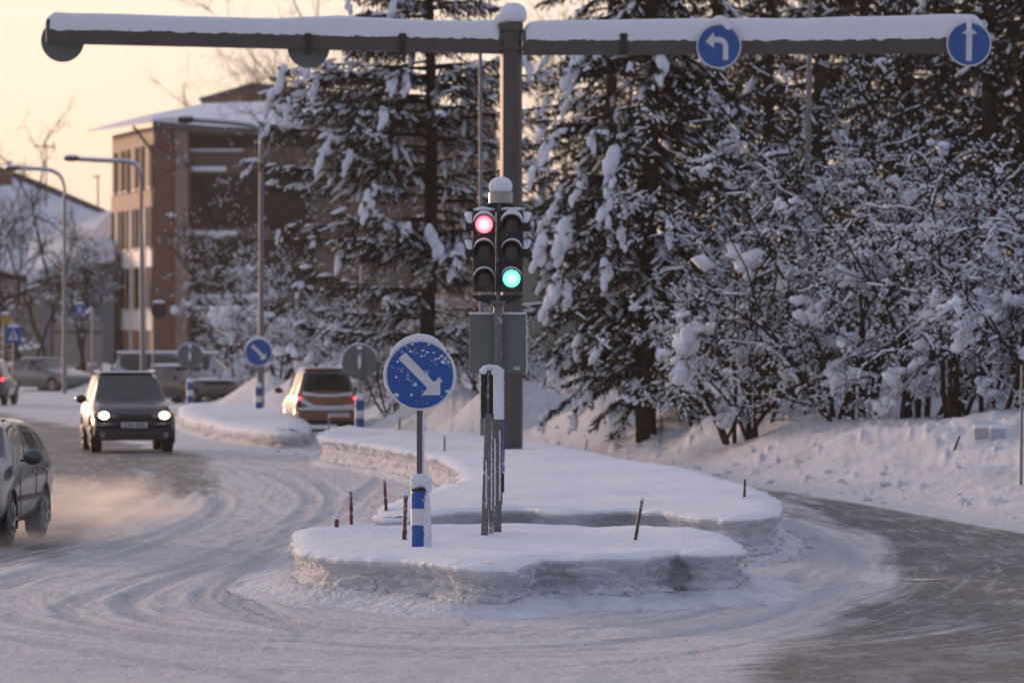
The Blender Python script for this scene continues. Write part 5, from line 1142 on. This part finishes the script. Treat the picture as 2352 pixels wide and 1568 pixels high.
def letters(mb, txt, cx, y, cz, h):
    """five-by-seven dot rows for plate characters"""
    G5 = {'C': '0111 1000 1000 1000 0111', 'M': '10001 11011 10101 10001 10001', 'X': '101 101 010 101 101', 'T': '111 010 010 010 010', 'Z': '111 001 010 100 111', '-': '000 000 111 000 000', 'K': '101 110 100 110 101', '6': '111 100 111 101 111', '0': '111 101 101 101 111', '3': '111 001 111 001 111', '8': '111 101 111 101 111', 'E': '111 100 110 100 111', 'Y': '101 101 010 010 010', 'R': '110 101 110 101 101'}
    u_ = h / 5; xw = sum((len(G5[c].split()[0]) + 1) * u_ for c in txt); x = cx - xw / 2
    for c in txt:
        rows = G5[c].split()
        for r_, row in enumerate(rows):
            for k, v in enumerate(row):
                if v == '1': mb.box((x + k * u_, y, cz + h / 2 - (r_ + 1) * u_), (x + (k + 1) * u_, y + .002, cz + h / 2 - r_ * u_))
        x += (len(rows[0]) + 1) * u_
    return mb
# --- dark purple small off-roader coming towards us
PUR = paint('dark_purple_paint', (.022, .013, .034), .35, .2, .35)
b_ = G(308, 1041); sh_ = math.radians(8.0)
stp = [(0.0, .34, .60, .66, .60, .66, .62, .50, 0), (.10, .27, .66, .80, .72, .78, .74, .62, 0), (.35, .24, .76, .93, .76, .83, .78, .64, 0), (.75, .30, .82, 1.00, .78, .845, .80, .68, 0), (1.10, .25, .86, 1.04, .78, .845, .80, .70, 'c'),
       (1.75, .24, .93, 1.52, .78, .845, .79, .60, 1), (2.35, .24, .94, 1.57, .78, .845, .80, .62, 1), (2.42, .24, .94, 1.57, .78, .845, .80, .62, 'p'), (2.50, .24, .94, 1.57, .78, .845, .80, .62, 1), (3.55, .28, .96, 1.56, .78, .84, .79, .60, 1), (3.85, .30, .97, 1.08, .76, .82, .77, .66, 0), (3.98, .36, .80, .95, .68, .74, .70, .62, 0)]
hr = car('small_suv', 'dark purple small off-road car with lit headlamps driving towards the camera', (b_.x, b_.y, .01), sh_, stp, PUR, .34, (.72, 3.1), .21)
m = MB(); m.box((-.80, -.02, .30), (.80, .16, .50)); m.box((-.76, -.04, .50), (.76, .12, .60)); m.build('front_bumper', mat('dark_purple_bumper', (.022, .016, .034), .5), hr, bevel=.05, smooth=True)
m = MB(); m.box((-.66, -.055, .25), (.66, .10, .42)); m.build('lower_grille', TRIM, hr, bevel=.02)
m = MB(); m.box((-.36, -.03, .665), (.36, .05, .735)); m.build('grille', TRIM, hr, bevel=.01)
m = MB(); m.box((-.76, .0, .62), (.76, .3, .80)); m.build('nose_panel', PUR, hr, bevel=.06, smooth=True)
for sd_ in (-1, 1):
    m = MB(); m.blob((sd_ * .60, .0, .745), .105, .05, .075, 3, .0, 18, 10); m.build('headlight', LAMPON, hr, smooth=True)
    m = MB(); m.blob((sd_ * .765, .08, .74), .05, .09, .06, 3, .0, 12, 8); m.build('turn_signal', AMBER, hr, smooth=True)
    m = MB(); m.blob((sd_ * .40, -.03, .73), .06, .02, .035, 3, 0, 10, 6); m.build('side_lamp', LAMPOFF, hr, smooth=True)
    m = MB(); m.cyl((sd_ * .63, -.06, .36), (sd_ * .63, -.045, .36), .055, n=14); m.build('fog_lamp', LAMPOFF, hr)
    m = MB(); m.cyl((sd_ * .56, 1.85, 1.615), (sd_ * .56, 3.4, 1.60), .02, n=6); m.build('roof_rail', CARSNOW, hr)
m = MB(); m.box((-.26, -.075, .50), (.26, -.058, .61)); pl = m.build('number_plate', PLATE, hr, bevel=.005)
m = MB(); letters(m, 'CMX-633', 0, -.0785, .555, .07); m.build('plate_characters', TRIM, pl)
m = MB(); m.box((-.55, 1.80, 1.575), (.55, 3.3, 1.60)); m.build('roof_frost_sheen', CARSNOW, hr, bevel=.01)  # pale sheet: the light falling on this roof is put in as colour
mirror_pair(hr, 1.25, 1.06, .97, PUR, 1.15)
m = MB(); m.tube([(-.5, 1.12, 1.04), (0, 1.06, 1.055), (.5, 1.12, 1.04)], .012, 6); m.build('wiper', TRIM, hr)
# --- grey estate car cut by the left edge
GRB = paint('steel_blue_paint', (.045, .058, .085), .3, .35, .5)
b_ = G(-172, 1262); stw = [(0.0, .30, .50, .58, .56, .62, .60, .50, 0), (.10, .22, .58, .70, .74, .80, .76, .62, 0), (.40, .20, .68, .84, .80, .865, .80, .66, 0), (.95, .24, .80, .95, .80, .875, .82, .70, 0), (1.25, .22, .85, 1.0, .80, .875, .83, .72, 'c'),
       (2.0, .20, .92, 1.38, .80, .875, .82, .58, 1), (2.65, .20, .93, 1.43, .80, .875, .83, .60, 1), (2.72, .20, .93, 1.43, .80, .875, .83, .60, 'p'), (2.80, .20, .93, 1.43, .80, .875, .83, .60, 1), (3.6, .22, .95, 1.42, .80, .87, .82, .60, 1), (3.67, .22, .95, 1.42, .80, .87, .82, .60, 'p'), (3.75, .22, .95, 1.42, .80, .87, .82, .60, 1), (4.25, .26, .96, 1.36, .78, .85, .80, .60, 1), (4.45, .28, .92, 1.02, .76, .82, .77, .64, 0), (4.56, .32, .75, .9, .68, .74, .70, .6, 0)]
es = car('estate_car', 'steel-grey estate car half cut off by the left edge, snow dust swirling at its wheels', (b_.x, b_.y, .01), math.radians(-3.5), stw, GRB, .31, (.88, 3.5), .2)
m = MB(); m.box((-.8, -.04, .24), (.8, .14, .52)); m.build('front_bumper', GRB, es, bevel=.06, smooth=True)
m = MB(); m.box((-.79, -.052, .40), (.79, .0, .47)); m.build('bumper_strip', TRIM, es, bevel=.01)
m = MB(); m.box((-.55, -.055, .25), (.55, .0, .34)); m.build('lower_grille', TRIM, es)
for sd_ in (-1, 1):
    m = MB(); m.blob((sd_ * .64, .04, .64), .16, .08, .075, 3, .0, 18, 10); hl = m.build('headlight', LAMPOFF, es, smooth=True)
    m = MB(); m.blob((sd_ * .58, -.02, .64), .05, .03, .045, 3, .0, 12, 8); m.build('bulb', LAMPON, hl, smooth=True)
    m = MB(); m.cyl((sd_ * .50, 2.5, 1.40), (sd_ * .50, 3.9, 1.385), .018, n=6); m.build('roof_rail', TRIM, es)
    m = MB(); m.box((sd_ * .872 - .008, 1.35, .50), (sd_ * .872 + .008, 3.1, .555)); m.build('rubbing_strip', TRIM, es)
    for yy in (2.45, 3.35): m = MB(); m.box((sd_ * .862 - .02, yy, .80), (sd_ * .862 + .02, yy + .17, .83)); m.build('door_handle', GRB, es, bevel=.008)
    for yy in (1.42, 2.68, 3.55): m = MB(); m.box((sd_ * .872 - .0035, yy, .3), (sd_ * .872 + .0035, yy + .008, .88)); m.build('door_gap', TRIM, es)
mirror_pair(es, 1.55, 1.0, 1.0, GRB, 1.2)
# --- orange hatchback going away
ORG = paint('orange_paint', (.19, .080, .035), .35, .1)
b_ = G(752, 998); sto = [(0.0, .32, .62, .74, .56, .62, .58, .50, 0), (.12, .22, .70, .84, .68, .74, .70, .58, 0), (.55, .20, .78, .95, .70, .755, .71, .60, 0), (.85, .20, .84, 1.02, .70, .755, .71, .60, 'c'), (1.45, .20, .90, 1.44, .70, .755, .71, .52, 1), (2.0, .20, .91, 1.52, .70, .755, .71, .54, 1), (2.06, .20, .91, 1.52, .70, .755, .71, .54, 'p'), (2.12, .20, .91, 1.52, .70, .755, .71, .54, 1), (3.15, .22, .92, 1.48, .70, .755, .71, .53, 1), (3.45, .24, .93, 1.0, .70, .75, .70, .60, 0), (3.52, .30, .80, .90, .62, .70, .66, .58, 0)]
oy = 3.52; orr = car('hatchback', 'orange hatchback with snow-dusted tail seen from behind, one tail lamp glowing', (0, 0, .01), 0, sto, ORG, .29, (.65, 3.0), .17)
hd_ = math.radians(8.0); orr.rotation_euler[2] = hd_ + math.pi; fx = Matrix.Rotation(hd_ + math.pi, 3, 'Z') @ Vector((0, oy, 0)); orr.location = (b_.x - fx.x, b_.y - fx.y, .01)
m = MB(); m.box((-.70, 3.40, .30), (.70, 3.56, .56)); m.build('rear_bumper', ORG, orr, bevel=.05, smooth=True)
m = MB(); m.box((-.64, 3.38, .22), (.64, 3.54, .32)); m.build('bumper_valance', TRIM, orr, bevel=.02)
m = MB(); m.box((-.68, 3.42, .56), (.68, 3.585, .62)); m.blob((0, 3.57, .60), .66, .05, .055, 2, .1); m.build('bumper_snow', CARSNOW, orr, smooth=True, ang=60)
m = MB(); m.box((-.56, 3.46, .64), (.56, 3.545, .90)); m.build('tailgate_panel', ORG, orr, bevel=.05, smooth=True)
m = MB(); m.tube([(-.60, 3.50, .66), (-.35, 3.56, .625), (0, 3.57, .625), (.35, 3.56, .64), (.60, 3.5, .80)], [.05, .045, .04, .05, .06], 8); m.tube([(-.58, 3.46, .93), (-.2, 3.52, .90), (.2, 3.52, .90), (.58, 3.46, .94)], [.05, .035, .04, .05], 8); m.build('tail_snow', CARSNOW, orr, smooth=True)
m = MB(); m.box((-.52, 3.56, .40), (-.02, 3.575, .50)); m.build('number_plate', PLATE, orr, bevel=.004)
for sd_ in (-1, 1):
    m = MB(); m.blob((sd_ * .66, 3.46, .74), .065, .06, .17, 3, 0, 12, 10); m.build('tail_lamp', TAILOFF, orr, smooth=True)
    m = MB(); m.blob((sd_ * .655, 3.50, .84), .04, .04, .035, 3, 0, 12, 8); m.build('lit_lamp', TAILON, orr, smooth=True)
mirror_pair(orr, 1.0, 1.0, .90, TRIM, .95)
m = MB(); m.box((-.46, 1.6, 1.50), (.46, 3.0, 1.545)); m.build('roof_frost_sheen', CARSNOW, orr, bevel=.02)
m = MB(); m.tube([(-.5, 3.1, 1.50), (0, 3.14, 1.52), (.5, 3.1, 1.50)], .03, 8); m.build('spoiler', ORG, orr, smooth=True)
# --- saloon in the car park, hatch at the left edge, snowed-in van and dark saloon
def scaled(st, kx, ky, kz): return [(y * ky, zu * kz, zb * kz, zt * kz, wl * kx, wm * kx, wb * kx, wt * kx, k) for (y, zu, zb, zt, wl, wm, wb, wt, k) in st]
salo = [(0.0, .30, .52, .60, .60, .66, .62, .50, 0), (.12, .22, .60, .72, .76, .82, .76, .62, 0), (.9, .22, .78, .92, .80, .87, .80, .68, 0), (1.35, .22, .84, .98, .80, .87, .82, .70, 'c'), (2.1, .22, .90, 1.38, .80, .87, .81, .56, 1), (2.6, .22, .91, 1.42, .80, .87, .81, .58, 1), (2.66, .22, .91, 1.42, .80, .87, .81, .58, 'p'), (2.72, .22, .91, 1.42, .80, .87, .81, .58, 1), (3.5, .22, .92, 1.36, .80, .87, .80, .56, 1), (4.05, .26, .93, 1.03, .79, .86, .80, .66, 0), (4.5, .30, .90, .98, .76, .82, .76, .62, 0), (4.6, .34, .70, .85, .66, .72, .68, .58, 0)]
gs = paint('grey_saloon_paint', (.12, .125, .135)); b_ = gp_(190, 222); sa = car('saloon_car', 'grey saloon parked behind the snow ridge, seen from its side', (b_.x, b_.y, .25), math.radians(42), salo, gs, .32, (.85, 3.5), .2)
m = MB(); m.box((-.54, 2.1, 1.40), (.54, 3.3, 1.45)); m.build('roof_snow', CARSNOW, sa, bevel=.02); mirror_pair(sa, 1.6, 1.0, .98, TRIM)
for sd_ in (-1, 1): m = MB(); m.blob((sd_ * .68, 4.52, .80), .13, .05, .06, 2, 0, 12, 8); m.build('tail_lamp', TAILOFF, sa, smooth=True)
for sd_ in (-1, 1): m = MB(); m.blob((sd_ * .64, .06, .62), .15, .06, .06, 2, 0, 12, 8); m.build('headlight', LAMPOFF, sa, smooth=True)
b_ = gp_(-14, 178); he = car('hatchback', 'dark grey car at the far left edge with one red tail lamp', (b_.x, b_.y, .02), math.radians(178), scaled(sto, 1.12, 1.08, .98), paint('dark_grey_paint', (.07, .075, .085)), .30, (.7, 3.2), .18)
fx = Matrix.Rotation(math.radians(178), 3, 'Z') @ Vector((0, 3.8, 0)); he.location = (b_.x - fx.x - .75, 181 - fx.y, .02)
for sd_ in (-1, 1): m = MB(); m.blob((sd_ * .74, 3.70, .82), .055, .06, .13, 3, 0, 12, 10); m.build('tail_lamp', TAILOFF, he, smooth=True); m = MB(); m.blob((sd_ * .735, 3.76, .83), .045, .035, .05, 3, 0, 10, 8); m.build('lit_lamp', TAILON, he, smooth=True)
m = MB(); m.box((-.72, 3.62, .28), (.72, 3.86, .52)); m.build('rear_bumper', TRIM, he, bevel=.04)
vans = [(0.0, .35, .75, .85, .66, .74, .70, .58, 0), (.15, .28, .85, 1.0, .82, .90, .84, .70, 0), (.7, .28, 1.0, 1.18, .85, .94, .86, .74, 'c'), (1.3, .28, 1.1, 1.80, .85, .94, .88, .70, 1), (2.2, .28, 1.12, 1.90, .85, .94, .88, .74, 1), (2.28, .28, 1.12, 1.9, .85, .94, .88, .74, 'p'), (2.36, .28, 1.12, 1.90, .85, .94, .88, .74, 1), (4.5, .3, 1.12, 1.88, .85, .94, .88, .74, 1), (4.75, .34, 1.1, 1.2, .82, .90, .85, .74, 0), (4.8, .4, .9, 1.1, .76, .84, .8, .7, 0)]
b_ = gp_(575, 198); va = car('van', 'parked van plastered with snow, behind the dark purple car', (b_.x, b_.y, .3), math.radians(84), vans, paint('white_van_paint', (.35, .36, .38)), .34, (.9, 3.9), .2)
m = MB(); m.box((-.74, 1.2, 1.90), (.74, 4.6, 2.0)); m.build('roof_snow', SNOWF, va, bevel=.04); mirror_pair(va, 1.1, 1.2, 1.05, TRIM)
for sd_ in (-1, 1): m = MB(); m.blob((sd_ * .84, 4.74, 1.3), .05, .05, .18, 3, 0, 12, 10); m.build('tail_lamp', TAILOFF, va, smooth=True)
b_ = gp_(525, 186); ds = car('saloon_car', 'dark brown snow-topped car parked behind the dark round sign back', (b_.x, b_.y, .35), math.radians(42), salo, paint('dark_brown_paint', (.045, .032, .030)), .32, (.85, 3.5), .2)
m = MB(); m.box((-.55, 2.0, 1.41), (.55, 3.4, 1.52)); m.box((-.7, .3, .88), (.7, 1.1, .96)); m.build('roof_snow', SNOWF, ds, bevel=.04); mirror_pair(ds, 1.6, 1.0, .98, TRIM)
for sd_ in (-1, 1): m = MB(); m.blob((sd_ * .68, 4.52, .80), .13, .05, .06, 2, 0, 12, 8); m.build('tail_lamp', TAILOFF, ds, smooth=True)
for o, z, k in ((sa, -.05, .95), (va, .0, .84), (ds, .0, .86)): o.location.z = z; o.scale[2] = k
# ------------------------------------------------------------------ painted markings showing through the film of snow
PAINTW = mat('road_paint', (.42, .41, .40), .7, var=.3, vscale=8)
def stripe(name, pts, w_):
    m = MB(); q = [G(x, y) for x, y in pts]
    for a, b in zip(q[:-1], q[1:]):
        d = (b - a).normalized(); n = Vector((-d.y, d.x, 0)) * w_ / 2; k = 24
        vs = []
        for i in range(k + 1):
            p = a + (b - a) * i / k
            for sgn in (-1, 1): r_ = p + n * sgn; vs.append((r_.x, r_.y, gz(r_.x, r_.y) + .006))
        m.add(vs, [(2 * i, 2 * i + 1, 2 * i + 3, 2 * i + 2) for i in range(k)])
    return struct(m.build(name, PAINTW))
stripe('lane_marking', [(120, 1206), (182, 1186)], .10)
stripe('lane_marking', [(2080, 1330), (2140, 1333)], .4)
# ------------------------------------------------------------------ cold haze over the street and loose snow whirled up by the estate car
def volume_mat(name, dens, col, noise=None, an=.0):
    m = bpy.data.materials.new(name); m.use_nodes = True; n = m.node_tree; n.nodes.remove(n.nodes['Principled BSDF']); v = n.nodes.new('ShaderNodeVolumePrincipled')
    v.inputs['Color'].default_value = (*col, 1); v.inputs['Density'].default_value = dens; v.inputs['Anisotropy'].default_value = an; n.links.new(v.outputs[0], n.nodes['Material Output'].inputs['Volume'])
    if noise:
        tc = n.nodes.new('ShaderNodeTexCoord'); t = n.nodes.new('ShaderNodeTexNoise'); t.inputs['Scale'].default_value = noise; t.inputs['Detail'].default_value = 3
        mp = n.nodes.new('ShaderNodeMapping'); mp.inputs['Scale'].default_value = (1, .4, 2.0); n.links.new(tc.outputs['Object'], mp.inputs[0]); n.links.new(mp.outputs[0], t.inputs['Vector'])
        g = n.nodes.new('ShaderNodeTexGradient'); g.gradient_type = 'SPHERICAL'; mp2 = n.nodes.new('ShaderNodeMapping'); n.links.new(tc.outputs['Object'], mp2.inputs[0]); n.links.new(mp2.outputs[0], g.inputs[0])
        r = n.nodes.new('ShaderNodeMapRange'); r.inputs[1].default_value = .38; r.inputs[2].default_value = .70; n.links.new(t.outputs['Fac'], r.inputs[0])
        q = n.nodes.new('ShaderNodeMath'); q.operation = 'MULTIPLY'; n.links.new(r.outputs[0], q.inputs[0]); n.links.new(g.outputs['Fac'], q.inputs[1])
        q2 = n.nodes.new('ShaderNodeMath'); q2.operation = 'MULTIPLY'; n.links.new(q.outputs[0], q2.inputs[0]); q2.inputs[1].default_value = dens; n.links.new(q2.outputs[0], v.inputs['Density'])
    return m
m = MB(); m.box((-260, -30, -1.5), (260, 420, 40)); hz = m.build('haze', volume_mat('cold_haze', .00016, (1, .95, .9), an=.3)); hz['kind'] = 'stuff'
dm = volume_mat('blown_snow', .75, (.98, .96, .95), 1.6, .45); dm.cycles.volume_step_rate = 1.0
def dust(px, py_, sx, sy, sz, name='blown_snow'):
    c = G(px, py_); m = MB(); m.blob((0, 0, 0), 1, 1, 1, 1, 0, 20, 12); o = m.build(name, dm); o.location = (c.x, c.y, .1); o.scale = (sx, sy, sz); o['kind'] = 'stuff'; return o
dust(60, 1240, 1.4, 4.5, .6); dust(170, 1190, 1.8, 7.0, .5)
# ------------------------------------------------------------------ crumbs and clods broken off the ploughed edges
rs_ = np.random.RandomState(77); cc_ = []; sz_ = []
def scatter(poly, k, out, smin, smax):
    cv = smooth_curve(poly, 12, True); cen = cv.mean(0)
    for _ in range(k):
        p = cv[rs_.randint(len(cv))]; d = (p - cen) / np.linalg.norm(p - cen); q = p + d * (rs_.exponential(out) + .06) + rs_.randn(2) * .05; z_ = rs_.uniform(smin, smax) * rs_.uniform(.5, 1); cc_.append((q[0], q[1])); sz_.append(z_)
scatter(I1, 190, .22, .012, .05); scatter(I2, 260, .25, .015, .06); scatter(I3, 90, .5, .03, .10)
for _ in range(170):
    e_ = EDGE[rs_.randint(20, len(EDGE))]; q = e_ + np.array([rs_.uniform(-.4, 1.8), rs_.uniform(-.6, 1.2)])
    if 50 < q[1] < 160: cc_.append(tuple(q)); sz_.append(rs_.uniform(.02, .085) * rs_.uniform(.4, 1))
cc_ = np.array(cc_); sz_ = np.array(sz_); zz_ = gzv(cc_[:, 0], cc_[:, 1]) + sz_ * .3
# clods frozen onto the cut faces
ex = []; 
for poly, k_, zt_ in ((I1, 110, .26), (I2, 110, .28)):
    cv = smooth_curve(poly, 12, True); cen = cv.mean(0); cv = cv[cv[:, 1] < cen[1] + .5]
    for _ in range(k_):
        p = cv[rs_.randint(len(cv))]; d = (p - cen) / np.linalg.norm(p - cen)
        if vnoise(p[0] * 1.1, p[1] * .6, 5) < .42: continue
        q = p + d * rs_.uniform(.02, .10) + rs_.randn(2) * .03; ex.append((q[0], q[1], rs_.uniform(.08, zt_), rs_.uniform(.010, .026)))
ex = np.array(ex); cc_ = np.concatenate([cc_, ex[:, :2]]); zz_ = np.concatenate([zz_, ex[:, 2]]); sz_ = np.concatenate([sz_, ex[:, 3]])
cv_, cf_ = blobs(np.column_stack([cc_, zz_]), np.column_stack([sz_ * 1.3, sz_ * 1.1, sz_ * .8]), rs_, 1, .45)
o = put('snow_clods', mesh_np('snow_clods', cv_, cf_), DRIFT, None, False); o['kind'] = 'stuff'
#@@PARTS@@
